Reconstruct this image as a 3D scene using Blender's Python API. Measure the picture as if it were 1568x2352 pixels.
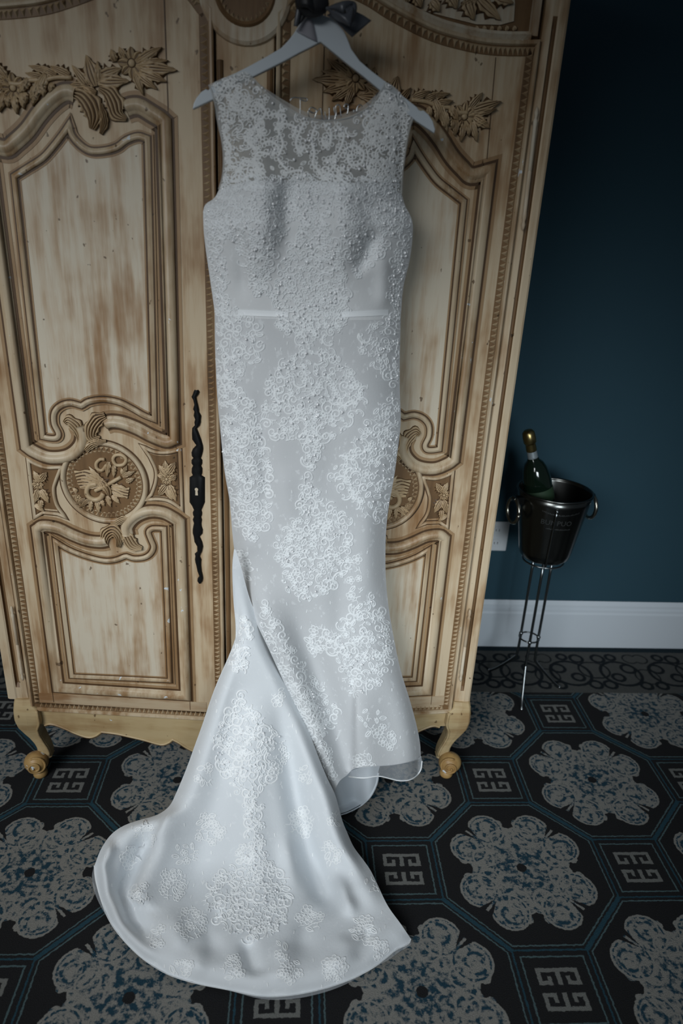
import bpy, bmesh, math, random
import numpy as np
from mathutils import Vector, Matrix

for _o in list(bpy.data.objects):
    bpy.data.objects.remove(_o, do_unlink=True)
scene = bpy.context.scene
COL = scene.collection
random.seed(7)
PI = math.pi

# ------------------------------------------------------------------ camera
CAM = np.array([0.117, -1.6139, 1.5185])
FPX = 1606.4566                       # focal length in pixels of the 1568 x 2352 frame
RM = np.array([[0.9974, -0.0524, 0.0487], [-0.025, 0.3826, 0.9236], [0.067, 0.9224, -0.3803]])
for _i in range(3):
    RM[_i] /= np.linalg.norm(RM[_i])
cam_d = bpy.data.cameras.new('camera')
cam = bpy.data.objects.new('camera', cam_d)
COL.objects.link(cam)
cam_d.sensor_fit = 'VERTICAL'
cam_d.sensor_height = 36.0
cam_d.lens = 36.0 * FPX / 2352.0
cam_d.clip_start = 0.05
cam_d.dof.use_dof = True
cam_d.dof.focus_distance = 1.75
cam_d.dof.aperture_fstop = 2.2
_r, _u, _f = [Vector(v) for v in RM]
cam.matrix_world = Matrix(((_r.x, _u.x, -_f.x, CAM[0]), (_r.y, _u.y, -_f.y, CAM[1]), (_r.z, _u.z, -_f.z, CAM[2]), (0, 0, 0, 1)))
scene.camera = cam

# ------------------------------------------------------------------ light and exposure
world = bpy.data.worlds.new('room_light')
scene.world = world
world.use_nodes = True
world.node_tree.nodes['Background'].inputs[0].default_value = (0.62, 0.74, 0.85, 1)
world.node_tree.nodes['Background'].inputs[1].default_value = 0.06

def area_light(name, loc, target, sx, sy, power, color, spread):
    l = bpy.data.lights.new(name, 'AREA')
    l.shape = 'RECTANGLE'
    l.size, l.size_y = sx, sy
    l.energy = power
    l.color = color
    l.spread = math.radians(spread)
    o = bpy.data.objects.new(name, l)
    COL.objects.link(o)
    o.location = loc
    o.rotation_euler = (Vector(target) - Vector(loc)).to_track_quat('-Z', 'Y').to_euler()
    return o
area_light('window_daylight', (-1.45, -2.5, 2.05), (-0.14, -0.12, 0.57), 2.2, 1.2, 9.5, (0.94, 0.98, 1.0), 53)
area_light('fill_light_right', (0.75, -3.3, 1.3), (0.72, 0.7, 0.42), 1.0, 0.8, 2.4, (0.86, 0.95, 1.0), 34)  # added fill lamp, brightens the baseboard and wall right of the armoire
vs = scene.view_settings
vs.view_transform = 'Standard'
vs.look = 'None'
vs.gamma = 1.0
vs.use_curve_mapping = False
vs.exposure = 0.0

# ------------------------------------------------------------------ picture measurements -> places in the room
(_a, _b, _c), (_d, _e, _g), (_h, _i2, _j) = [[float(q) for q in r] for r in RM]
CX, CY, CZ = [float(q) for q in CAM]
def ray(x, y):
    u = (x - 784.0) / FPX
    v = (1176.0 - y) / FPX
    return (_a * u + _d * v + _h, _b * u + _e * v + _i2, _c * u + _g * v + _j)
def along(d, t):
    return np.array((CX + d[0] * t, CY + d[1] * t, CZ + d[2] * t))
def on_y(x, y, Y):
    d = ray(x, y)
    return along(d, (Y - CY) / d[1])
def on_z(x, y, Z=0.0):
    d = ray(x, y)
    return along(d, (Z - CZ) / d[2])
class Table:
    """a slow function of two variables, tabulated where it is asked for"""
    def __init__(self, f, step=4.0):
        self.f, self.s, self.m = f, step, {}
    def node(self, i, j):
        k = (i, j)
        if k not in self.m:
            self.m[k] = float(self.f(i * self.s, j * self.s))
        return self.m[k]
    def __call__(self, x, y):
        fx, fy = x / self.s, y / self.s
        i, j = math.floor(fx), math.floor(fy)
        u, v = fx - i, fy - j
        return (self.node(i, j) * (1 - u) + self.node(i + 1, j) * u) * (1 - v) + (self.node(i, j + 1) * (1 - u) + self.node(i + 1, j + 1) * u) * v
def door_y(a):                         # the doors cant forward to the middle of the armoire
    return -0.0272 + 0.08 * a
def to_door(x, y, s=-1):               # measured point -> (distance from the middle, height) on a door
    d = ray(x, y)
    t = (-0.0272 + 0.08 * s * CAM[0] - CAM[1]) / (d[1] - 0.08 * s * d[0])
    p = along(d, t)
    return (s * p[0], p[2])
def rx(a):
    return a - 0.035 * max(0.0, a - 0.15)
def dpt(s, a, z, off=0.0):             # door coordinates -> world
    return (-a if s < 0 else rx(a), door_y(a) - off, z)

# ------------------------------------------------------------------ object helpers
def mesh_obj(name, verts, faces, mat=None, parent=None, smooth=False, mats=None, fm=None):
    me = bpy.data.meshes.new(name)
    me.from_pydata(np.asarray([tuple(v) for v in verts], dtype=float).tolist(), [], faces)
    me.update()
    o = bpy.data.objects.new(name, me)
    COL.objects.link(o)
    for m in (mats or ([mat] if mat else [])):
        me.materials.append(m)
    if fm is not None:
        me.polygons.foreach_set('material_index', fm)
    if smooth:
        me.polygons.foreach_set('use_smooth', [True] * len(me.polygons))
    if parent is not None:
        attach(o, parent)
    return o
def attach(o, parent):
    o.parent = parent
    if parent.type == 'EMPTY':
        o.matrix_parent_inverse = Matrix.Translation(-parent.location)
def root(name, loc, label, cat, group=None):
    o = bpy.data.objects.new(name, None)
    COL.objects.link(o)
    o.location = loc
    o.empty_display_size = 0.05
    o['label'] = label
    o['category'] = cat
    if group:
        o['group'] = group
    return o
def box_vf(x0, x1, y0, y1, z0, z1):
    v = [(x0, y0, z0), (x1, y0, z0), (x1, y1, z0), (x0, y1, z0), (x0, y0, z1), (x1, y0, z1), (x1, y1, z1), (x0, y1, z1)]
    f = [(0, 3, 2, 1), (4, 5, 6, 7), (0, 1, 5, 4), (1, 2, 6, 5), (2, 3, 7, 6), (3, 0, 4, 7)]
    return v, f
class MB:
    def __init__(self):
        self.v, self.f, self.m = [], [], []
    def add(self, v, f, mi=0):
        n = len(self.v)
        self.v += list(v)
        self.f += [tuple(i + n for i in q) for q in f]
        self.m += [mi] * len(f)
        return self
    def box(self, *a, mi=0):
        return self.add(*box_vf(*a), mi)
    def obj(self, name, mat, parent=None, smooth=False, mats=None):
        return mesh_obj(name, self.v, self.f, mat, parent, smooth, mats, self.m if mats else None)
def bevel(o, w=0.002, seg=2):
    m = o.modifiers.new('bevel', 'BEVEL')
    m.width = w
    m.segments = seg
    m.limit_method = 'ANGLE'
    m.angle_limit = math.radians(40)
    return o
def crom(pts, n=6, closed=False):      # Catmull-Rom smoothing
    P = [np.array(p, float) for p in pts]
    out = []
    N = len(P)
    for i in range(N if closed else N - 1):
        if closed:
            p0, p1, p2, p3 = P[i - 1], P[i], P[(i + 1) % N], P[(i + 2) % N]
        else:
            p1, p2 = P[i], P[i + 1]
            p0 = P[i - 1] if i else 2 * p1 - p2
            p3 = P[i + 2] if i + 2 < N else 2 * p2 - p1
        for k in range(n):
            t = k / n
            out.append(0.5 * (2 * p1 + (p2 - p0) * t + (2 * p0 - 5 * p1 + 4 * p2 - p3) * t * t + (3 * p1 - p0 - 3 * p2 + p3) * t ** 3))
    if not closed:
        out.append(P[-1])
    return out
def sweep2d(path, prof, mapf, closed=False, cap=True):
    """profile (u across, h out) along a 2-D path; mapf(a, z, h) -> world"""
    P = [np.array(p, float) for p in path]
    n = len(P)
    V, F = [], []
    k = len(prof)
    for i in range(n):
        pa = P[i - 1] if (i or closed) else P[0]
        pb = P[(i + 1) % n] if (i < n - 1 or closed) else P[-1]
        d1 = P[i] - pa
        d2 = pb - P[i]
        l1, l2 = np.linalg.norm(d1), np.linalg.norm(d2)
        d1 = d1 / l1 if l1 > 1e-9 else d2 / max(l2, 1e-9)
        d2 = d2 / l2 if l2 > 1e-9 else d1
        t = d1 + d2
        t /= max(np.linalg.norm(t), 1e-6)
        nr = np.array([-t[1], t[0]])
        c = max(0.5, float(np.dot(nr, np.array([-d1[1], d1[0]]))))
        for (u, h) in prof:
            q = P[i] + nr * u / c
            V.append(mapf(q[0], q[1], h))
    m = n if closed else n - 1
    for i in range(m):
        a0, b0 = i * k, ((i + 1) % n) * k
        for j in range(k - 1):
            F.append((a0 + j, a0 + j + 1, b0 + j + 1, b0 + j))
    if cap and not closed:
        F.append(tuple(range(k)))
        F.append(tuple(range((n - 1) * k, n * k))[::-1])
    return V, F
def tube_vf(pts, r, seg=8, caps=True):
    P = [Vector(p) for p in pts]
    n = len(P)
    rs = r if isinstance(r, (list, tuple)) else [r] * n
    V, F = [], []
    up = Vector((0.13, 0.92, 0.37))
    for i in range(n):
        t = (P[min(i + 1, n - 1)] - P[max(i - 1, 0)])
        if t.length < 1e-9:
            t = Vector((0, 0, 1))
        t.normalize()
        x = up - t * up.dot(t)
        if x.length < 1e-4:
            x = Vector((1, 0, 0)) - t * t.x
        x.normalize()
        up = x
        y = t.cross(x)
        for j in range(seg):
            a = 2 * PI * j / seg
            V.append(P[i] + (x * math.cos(a) + y * math.sin(a)) * rs[i])
    for i in range(n - 1):
        for j in range(seg):
            F.append((i * seg + j, i * seg + (j + 1) % seg, (i + 1) * seg + (j + 1) % seg, (i + 1) * seg + j))
    if caps:
        F.append(tuple(range(seg))[::-1])
        F.append(tuple(range((n - 1) * seg, n * seg)))
    return V, F
def lathe_vf(prof, cx, cy, seg=40, cap_bottom=False, cap_top=False):
    V, F = [], []
    for (r, z) in prof:
        for j in range(seg):
            a = 2 * PI * j / seg
            V.append((cx + r * math.cos(a), cy + r * math.sin(a), z))
    for i in range(len(prof) - 1):
        for j in range(seg):
            F.append((i * seg + j, i * seg + (j + 1) % seg, (i + 1) * seg + (j + 1) % seg, (i + 1) * seg + j))
    if cap_bottom:
        F.append(tuple(range(seg))[::-1])
    if cap_top:
        F.append(tuple(range((len(prof) - 1) * seg, len(prof) * seg)))
    return V, F
def ball_vf(c, r, nu=8, nv=6, sc=(1, 1, 1)):
    V, F = [], []
    for i in range(nv + 1):
        th = PI * i / nv
        for j in range(nu):
            ph = 2 * PI * j / nu
            V.append((c[0] + r * sc[0] * math.sin(th) * math.cos(ph), c[1] + r * sc[1] * math.sin(th) * math.sin(ph), c[2] + r * sc[2] * math.cos(th)))
    for i in range(nv):
        for j in range(nu):
            F.append((i * nu + j, (i + 1) * nu + j, (i + 1) * nu + (j + 1) % nu, i * nu + (j + 1) % nu))
    return V, F
def poly_slab(pts2, mapf, h0, h1):
    """closed 2-D polygon -> slab between heights h0 (back) and h1 (front), triangulated"""
    from mathutils.geometry import tessellate_polygon
    n = len(pts2)
    tri = tessellate_polygon([[Vector((float(p[0]), float(p[1]), 0.0)) for p in pts2]])
    V = [mapf(p[0], p[1], h1) for p in pts2] + [mapf(p[0], p[1], h0) for p in pts2]
    F = []
    for t in tri:
        F.append(tuple(t))
        F.append(tuple(i + n for i in reversed(t)))
    for i in range(n):
        F.append((n + i, n + (i + 1) % n, (i + 1) % n, i))
    return V, F

# ------------------------------------------------------------------ materials
def new_mat(name):
    m = bpy.data.materials.new(name)
    m.use_nodes = True
    return m, m.node_tree.nodes, m.node_tree.links, m.node_tree.nodes['Principled BSDF']
class X:
    """small expression layer over Math nodes"""
    nt = None
    def __init__(self, s):
        self.s = s
    @staticmethod
    def op(o, *a, clamp=False):
        n = X.nt.nodes.new('ShaderNodeMath')
        n.operation = o
        n.use_clamp = clamp
        for i, q in enumerate(a):
            if isinstance(q, X):
                X.nt.links.new(q.s, n.inputs[i])
            else:
                n.inputs[i].default_value = q
        return X(n.outputs[0])
    def __add__(s, o): return X.op('ADD', s, o)
    __radd__ = __add__
    def __sub__(s, o): return X.op('SUBTRACT', s, o)
    def __rsub__(s, o): return X.op('SUBTRACT', o, s)
    def __mul__(s, o): return X.op('MULTIPLY', s, o)
    __rmul__ = __mul__
    def __truediv__(s, o): return X.op('DIVIDE', s, o)
def xmin(*a):
    r = a[0]
    for q in a[1:]:
        r = X.op('MINIMUM', r, q)
    return r
def xmax(*a):
    r = a[0]
    for q in a[1:]:
        r = X.op('MAXIMUM', r, q)
    return r
def xabs(a): return X.op('ABSOLUTE', a)
def xlen(a, b): return X.op('SQRT', a * a + b * b)
def below(d, w, eps): return X.op('MULTIPLY_ADD', w - d, 1.0 / eps, 0.5, clamp=True)
def mixc(fac, c1, c2):
    n = X.nt.nodes.new('ShaderNodeMix')
    n.data_type = 'RGBA'
    for q, i in ((fac, 0), (c1, 6), (c2, 7)):
        if isinstance(q, X):
            X.nt.links.new(q.s, n.inputs[i])
        elif i == 0:
            n.inputs[0].default_value = q
        else:
            n.inputs[i].default_value = (*q, 1)
    return X(n.outputs[2])
def position(scale=(1, 1, 1), off=(0, 0, 0)):
    g = X.nt.nodes.new('ShaderNodeNewGeometry')
    mp = X.nt.nodes.new('ShaderNodeMapping')
    mp.inputs['Scale'].default_value = scale
    mp.inputs['Location'].default_value = off
    X.nt.links.new(g.outputs['Position'], mp.inputs['Vector'])
    return mp.outputs[0]
def noise(vec, scale, detail=3, rough=0.55):
    n = X.nt.nodes.new('ShaderNodeTexNoise')
    n.inputs['Scale'].default_value = scale
    n.inputs['Detail'].default_value = detail
    n.inputs['Roughness'].default_value = rough
    X.nt.links.new(vec, n.inputs['Vector'])
    return X(n.outputs[0])
def bump(height, bsdf, strength, dist):
    b = X.nt.nodes.new('ShaderNodeBump')
    b.inputs['Strength'].default_value = strength
    b.inputs['Distance'].default_value = dist
    X.nt.links.new(height.s, b.inputs['Height'])
    X.nt.links.new(b.outputs[0], bsdf.inputs['Normal'])
def simple(name, col, rough=0.6, metal=0.0, spec=0.5, coat=0.0):
    m, N, L, b = new_mat(name)
    b.inputs['Base Color'].default_value = (*col, 1)
    b.inputs['Roughness'].default_value = rough
    b.inputs['Metallic'].default_value = metal
    b.inputs['Specular IOR Level'].default_value = spec
    b.inputs['Coat Weight'].default_value = coat
    return m
def wood(name, cream, tan, brown, grain='z', stain=0.5, rough=0.5, chips=0.0):
    m, N, L, b = new_mat(name)
    X.nt = m.node_tree
    sc = {'z': (26, 26, 2.2), 'x': (2.2, 26, 26)}[grain]
    g1 = noise(position(sc), 1.0, 5, 0.6)
    g2 = noise(position(tuple(s * 4 for s in sc)), 1.0, 3, 0.6)
    blot = noise(position((5, 5, 3.2)), 1.0, 4, 0.6)
    speck = noise(position((60, 60, 45)), 1.0, 2, 0.5)
    streak = below(0.62 - g1 * 0.75 - g2 * 0.18 + (0.55 - blot) * 0.75, 0.06, 0.42)
    c = mixc(streak * stain * 1.5, cream, tan)
    c = mixc(below(0.66 - blot * 0.6 - g1 * 0.42, 0.06, 0.16) * stain * 0.9, c, brown)
    c = mixc(below(0.735 - speck, 0.0, 0.03) * 0.75, c, tuple(q * 0.35 for q in brown))
    if chips:
        ch = noise(position((34, 34, 34), (3, 1, 7)), 1.0, 3, 0.6)
        c = mixc(below(0.69 + (1 - chips) * 0.06 - ch, 0.0, 0.012), c, (0.62, 0.66, 0.68))
    L.new(c.s, b.inputs['Base Color'])
    b.inputs['Roughness'].default_value = rough
    b.inputs['Specular IOR Level'].default_value = 0.35
    bump(g2 * 0.5 + speck * 0.3, b, 0.25, 0.002)
    return m
CREAM, TAN, BROWN = (0.63, 0.56, 0.44), (0.43, 0.265, 0.13), (0.22, 0.11, 0.042)
M_WOOD = wood('cream_glazed_wood', CREAM, TAN, BROWN, 'z', 0.85)
M_FRAME = wood('warm_glazed_frame_wood', (0.59, 0.475, 0.325), (0.42, 0.26, 0.13), BROWN, 'z', 0.95)
M_WOODX = wood('brown_rubbed_rail_wood', (0.50, 0.39, 0.26), (0.35, 0.215, 0.115), BROWN, 'x', 1.0)
M_TOE = wood('amber_toe_wood', (0.44, 0.28, 0.11), (0.30, 0.17, 0.06), BROWN, 'z', 0.7, 0.4, 1.0)
M_MOULD = wood('cream_moulding_wood', (0.56, 0.455, 0.315), (0.36, 0.225, 0.11), BROWN, 'z', 0.95, 0.40, 0.9)
M_HONEY = wood('honey_base_wood', (0.50, 0.385, 0.215), (0.36, 0.235, 0.10), BROWN, 'x', 0.6, 0.45, 0.35)
M_CARVE = wood('carved_rubbed_wood', (0.53, 0.40, 0.245), (0.37, 0.24, 0.12), BROWN, 'z', 0.6, 0.42)
M_GLAZE = wood('umber_glaze', (0.095, 0.05, 0.021), (0.06, 0.031, 0.013), (0.035, 0.018, 0.008), 'z', 0.6, 0.5)
M_TANLINE = wood('tan_glaze', (0.36, 0.235, 0.125), (0.27, 0.165, 0.08), BROWN, 'z', 0.9, 0.5)
M_UMBER = wood('umber_stained_wood', (0.20, 0.115, 0.052), (0.125, 0.068, 0.029), (0.06, 0.032, 0.014), 'z', 0.7, 0.5)
M_TOOTH = wood('tooth_wood', (0.46, 0.35, 0.22), (0.25, 0.16, 0.08), BROWN, 'z', 0.7, 0.5)
M_IRON = simple('black_iron', (0.012, 0.013, 0.014), 0.38, 0.5)
M_WHITEPAINT = simple('white_hanger_paint', (0.56, 0.61, 0.65), 0.38)
M_TRIM = simple('white_trim_paint', (0.62, 0.68, 0.74), 0.45)
M_PLASTIC = simple('white_outlet_plastic', (0.66, 0.69, 0.72), 0.4)

def carpet_mat():
    m, N, L, b = new_mat('patterned_carpet')
    nt = X.nt = m.node_tree
    g = N.new('ShaderNodeNewGeometry')
    wob = N.new('ShaderNodeTexNoise')
    wob.inputs['Scale'].default_value = 130
    wob.inputs['Detail'].default_value = 1
    L.new(g.outputs['Position'], wob.inputs['Vector'])
    sw = N.new('ShaderNodeSeparateColor')
    L.new(wob.outputs['Color'], sw.inputs[0])
    sp = N.new('ShaderNodeSeparateXYZ')
    L.new(g.outputs['Position'], sp.inputs[0])
    px = X(sp.outputs[0]) + (X(sw.outputs[0]) - 0.5) * 0.005
    py = X(sp.outputs[1]) + (X(sw.outputs[1]) - 0.5) * 0.005
    p = 0.31
    u = (px - 0.7267) / p
    v = (py + 0.3191) / p
    s = (u + v) * 0.5
    t = (u - v) * 0.5
    s = s - X.op('ROUND', s)
    t = t - X.op('ROUND', t)
    a, c = xabs(s + t), xabs(s - t)
    A, B = xmax(a, c), xmin(a, c)
    e = xmax(A - 0.716, (A + B - 1.0) * 0.7071)
    black, blue, line = (0.020, 0.0205, 0.022), (0.020, 0.058, 0.084), (0.085, 0.135, 0.145)
    grey, navy = (0.26, 0.257, 0.238), (0.020, 0.056, 0.084)
    n1 = noise(g.outputs['Position'], 95, 2, 0.6)
    n2 = noise(g.outputs['Position'], 58, 3, 0.6)
    insq = below(0.716 - A, 0.0, 0.004)
    # octagon outline and blue bands
    diag = (A + B - 1.0) * 0.7071
    band = xmax(below(xabs(diag), 0.017, 0.006), below(xabs(A - 0.716), 0.008, 0.006) * below(B, 0.29, 0.01))
    band = band * below(A, 0.722, 0.004)
    col = mixc(band, black, mixc(n1, blue, (0.03, 0.075, 0.10)))
    col = mixc(below(xabs(e + 0.036), 0.0055, 0.005), col, line)
    # square frame and key
    sa, sb = 1.0 - A, B
    sq = xmax(sa, sb)
    col = mixc(below(xabs(sq - 0.235), 0.006, 0.005), col, line)
    kx = X.op('ABSOLUTE', 0.0 + xmin(s * 0 + sb, 9.0))
    # orientation-free key coordinates: the side square of the cell has its own x and y
    isx = below(c - a, 0.0, 0.001)
    qx = isx * sa + (1.0 - isx) * sb
    qy = isx * sb + (1.0 - isx) * sa
    def bx(x0, x1, y0, y1):
        return xmax(xabs(qx - (x0 + x1) / 2) - (x1 - x0) / 2, xabs(qy - (y0 + y1) / 2) - (y1 - y0) / 2)
    key = xmin(bx(-0.1, 0.155, 0.120, 0.150), bx(0.125, 0.155, 0.03, 0.15), bx(0.055, 0.155, 0.028, 0.056), bx(0.055, 0.083, 0.028, 0.092), bx(-0.1, 0.017, 0.028, 0.15))
    col = mixc(below(key, 0.0, 0.006), col, (0.185, 0.19, 0.18))
    # medallion
    lobe = xlen(A - 0.40, B - 0.205) - 0.160
    lobe2 = xlen(A - 0.465, B - 0.085) - 0.042
    body = xlen(A - 0.19, B - 0.11) - 0.245
    d2, e2 = (A + B) * 0.7071, xabs((A - B) * 0.7071)
    spike = xmax(e2 - 0.011, xabs(d2 - 0.475) - 0.075)
    med = xmax(xmin(lobe, lobe2, body), 0.062 - xlen(A - 0.545, B))
    gap = xmax(e2 * 1.0 - (d2 - 0.40) * 0.35, 0.40 - d2)
    med = xmin(xmax(med, gap * -1.0), spike)
    rr = xlen(A, B)
    mott = below(0.56 - n2 * 0.8 - n1 * 0.26 + rr * 0.20, 0.06, 0.10)
    spiral = below(xabs(xlen(A - 0.425, B - 0.195) - 0.078), 0.014, 0.012) * below(0.53 - n2, 0.06, 0.06)
    dots = below(xabs(lobe + 0.026), 0.008, 0.006) * below(0.5 - n1, 0.02, 0.1)
    rim = below(xabs(lobe + 0.008), 0.008, 0.005)
    medc = mixc(xmax(mott * (1.0 - rim), xmax(spiral, dots)), grey, navy)
    medc = mixc(below(xabs(xlen(A - 0.30, B - 0.10) - 0.085), 0.009, 0.008), medc, grey)
    medc = mixc(below(rr, 0.042, 0.006), medc, black)
    col = mixc(below(med, 0.0, 0.006), col, medc)
    # border along the wall
    bxx = px / 0.385 + 0.21
    hx = xabs(bxx - X.op('ROUND', bxx)) * 0.385
    hy = py - 0.417
    def ring(cx, cy, r, w=0.0062): return xabs(xlen(hx - cx, (hy - cy) * 1.0) - r) - w
    sc = xmin(ring(0.095, 0.12, 0.075), ring(0.055, 0.150, 0.026), ring(0.115, 0.095, 0.022), ring(0.15, 0.215, 0.024), ring(0.165, 0.05, 0.022),
              ring(0.03, 0.045, 0.020), ring(0.0, 0.1, 0.045, 0.003), ring(0.185, 0.14, 0.05, 0.004), ring(0.02, 0.215, 0.028, 0.003), ring(0.095, 0.225, 0.018))
    bc = mixc(below(sc, 0.0, 0.003), mixc(n2, (0.070, 0.074, 0.072), (0.105, 0.106, 0.10)), (0.012, 0.016, 0.02))
    bc = mixc(below(0.262 - hy, 0.0, 0.002), bc, (0.016, 0.028, 0.036))
    col = mixc(below(0.0 - hy, 0.0, 0.002), col, bc)
    pile = noise(g.outputs['Position'], 420, 2, 0.7)
    col2 = N.new('ShaderNodeMix')
    col2.data_type = 'RGBA'
    col2.blend_type = 'MULTIPLY'
    col2.inputs[0].default_value = 1.0
    L.new(col.s, col2.inputs[6])
    L.new(mixc(pile, (0.45, 0.45, 0.45), (1.45, 1.45, 1.45)).s, col2.inputs[7])
    L.new(col2.outputs[2], b.inputs['Base Color'])
    b.inputs['Roughness'].default_value = 0.95
    b.inputs['Specular IOR Level'].default_value = 0.1
    bump(pile, b, 0.6, 0.003)
    return m
M_CARPET = carpet_mat()
def wall_mat():
    m, N, L, b = new_mat('dark_teal_wall_paint')
    X.nt = m.node_tree
    n = noise(position((1, 1, 1)), 160, 3)
    n2 = noise(position((1, 1, 1)), 3, 2)
    L.new(mixc(n2, (0.026, 0.066, 0.092), (0.030, 0.073, 0.100)).s, b.inputs['Base Color'])
    b.inputs['Roughness'].default_value = 0.75
    b.inputs['Specular IOR Level'].default_value = 0.2
    bump(n, b, 0.15, 0.001)
    return m
M_WALL = wall_mat()

# ------------------------------------------------------------------ the room
WALL_Y = 0.7267
def struct(o):
    o['kind'] = 'structure'
    return o
struct(mesh_obj('floor', [(-4.5, -4.5, 0), (4.5, -4.5, 0), (4.5, WALL_Y, 0), (-4.5, WALL_Y, 0)], [(0, 1, 2, 3)], M_CARPET))
struct(MB().box(-4.5, 4.5, WALL_Y, WALL_Y + 0.12, 0, 2.9).obj('wall_back', M_WALL))
bbp = [(0.0, 0.0), (0.016, 0.0), (0.016, 0.150), (0.013, 0.158), (0.013, 0.168), (0.008, 0.174), (0.008, 0.186), (0.003, 0.197), (0.0, 0.2025)]
V = [(x, WALL_Y - d, z) for x in (-4.5, 4.5) for (d, z) in bbp]
nb = len(bbp)
F = [(i, i + 1, nb + i + 1, nb + i) for i in range(nb - 1)] + [tuple(range(nb))[::-1], tuple(range(nb, 2 * nb))]
struct(mesh_obj('baseboard_back', V, F, M_TRIM))

# ------------------------------------------------------------------ the armoire
ARM = root('armoire', (0, 0.3, 0), 'cream carved French armoire with two arched panelled doors and brown glaze', 'armoire')
def c1(x, y): return (x * 0.3316, y * 0.3316)
def c3(x, y): return (900 + x * 0.2806, y * 0.2806)
def c4(x, y): return (x * 0.3316, 860 + y * 0.3316)
def c7(x, y): return (x * 0.3316, 1380 + y * 0.3316)
def cm(x, y): return (130 + x * 0.1467, 1010 + y * 0.1467)
def DL(q): return to_door(q[0], q[1], -1)
def DR(q):                               # measured on the right door, expressed in left-door distances
    a, z = to_door(q[0], q[1], 1)
    return ((a - 0.035 * 0.15) / 0.965 if a > 0.15 else a, z)
def T(f, pts): return [DL(f(*p)) for p in pts]

# shared carved leaf: local x along, y across, z out
def leaf_mesh(name, lobes, mats):
    nu = 12
    ys = [-1.25, -0.90, -0.64, -0.50, -0.34, -0.18, -0.08, 0.08, 0.18, 0.34, 0.50, 0.64, 0.90, 1.25]
    hs = [0.02, 0.30, 0.85, 0.42, 0.42, 1.0, 0.30, 0.30, 1.0, 0.42, 0.42, 0.85, 0.30, 0.02]
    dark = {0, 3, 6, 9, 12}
    V, F, Mi = [], [], []
    for i in range(nu + 1):
        x = i / nu
        w = 0.5 * (math.sin(PI * min(1, x * 0.94 + 0.06) ** 0.8)) ** 0.75
        for j, y in enumerate(ys):
            lob = 1 + 0.20 * math.cos(2 * PI * lobes * x) * abs(y) ** 3
            sw = 0.16 * abs(y) * math.sin(PI * x) ** 0.5
            V.append((x - 0.05 - sw * 0.5, y * w * lob, hs[j] * (0.30 + 0.70 * math.sin(PI * (0.12 + 0.76 * x)))))
    k = len(ys)
    for i in range(nu):
        for j in range(k - 1):
            F.append((i * k + j, (i + 1) * k + j, (i + 1) * k + j + 1, i * k + j + 1))
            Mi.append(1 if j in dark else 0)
    me = bpy.data.meshes.new(name)
    me.from_pydata(V, [], F)
    for m in mats:
        me.materials.append(m)
    me.polygons.foreach_set('material_index', Mi)
    me.polygons.foreach_set('use_smooth', [True] * len(F))
    return me
LEAF_A = leaf_mesh('leaf', 3, (M_CARVE, M_GLAZE))
LEAF_B = leaf_mesh('leaf', 4, (M_CARVE, M_GLAZE))
def place(me, name, parent, s, base, tip, width, height, off=0.001):
    """put a shared carved piece on door s from base to tip (door coordinates)"""
    B = Vector(dpt(s, base[0], base[1], off))
    Tq = Vector(dpt(s, tip[0], tip[1], off))
    ex = Tq - B
    L = ex.length
    ex.normalize()
    n = Vector((0.08 * (1 if s > 0 else -1), -1, 0)).normalized()
    ey = n.cross(ex).normalized()
    o = bpy.data.objects.new(name, me)
    COL.objects.link(o)
    o.parent = parent
    o.matrix_basis = Matrix(((ex.x * L, ey.x * width, n.x * height, B.x), (ex.y * L, ey.y * width, n.y * height, B.y), (ex.z * L, ey.z * width, n.z * height, B.z), (0, 0, 0, 1)))
    return o
def flower_mesh(name):
    b = MB()
    for k in range(8):
        a0 = 2 * PI * k / 8
        rows = []
        for i in range(6):
            x = 0.3 + 0.7 * i / 5
            w = 0.30 * math.sin(PI * (0.15 + 0.85 * i / 5)) ** 0.6 if i < 5 else 0.05
            row = []
            for y, h in ((-1.2, 0.03), (-0.85, 0.3), (-0.4, 0.5), (-0.12, 0.25), (0.12, 0.25), (0.4, 0.5), (0.85, 0.3), (1.2, 0.03)):
                hh = h * (0.5 + 0.6 * math.sin(PI * i / 5.5))
                X0, Y0 = x, y * w
                row.append((X0 * math.cos(a0) - Y0 * math.sin(a0), X0 * math.sin(a0) + Y0 * math.cos(a0), hh))
            rows.append(row)
        v = [q for r in rows for q in r]
        for j in range(7):
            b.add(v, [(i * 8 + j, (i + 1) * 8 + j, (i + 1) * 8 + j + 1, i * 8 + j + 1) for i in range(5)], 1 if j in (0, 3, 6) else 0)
    v, f = ball_vf((0, 0, 0.15), 0.26, 10, 6, (1, 1, 1.3))
    b.add(v, f, 0)
    v, f = lathe_vf([(0.25, 0.1), (0.42, 0.02), (0.46, 0.0)], 0, 0, 12)
    b.add(v, f, 1)
    me = bpy.data.meshes.new(name)
    me.from_pydata(b.v, [], b.f)
    me.materials.append(M_CARVE)
    me.materials.append(M_GLAZE)
    me.polygons.foreach_set('material_index', b.m)
    me.polygons.foreach_set('use_smooth', [True] * len(b.f))
    return me
FLOWER = flower_mesh('flower')
def put_flower(parent, s, c, r, name='flower'):
    return place(FLOWER, name, parent, s, c, (c[0] + r, c[1]), r, r * 0.5)
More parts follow.
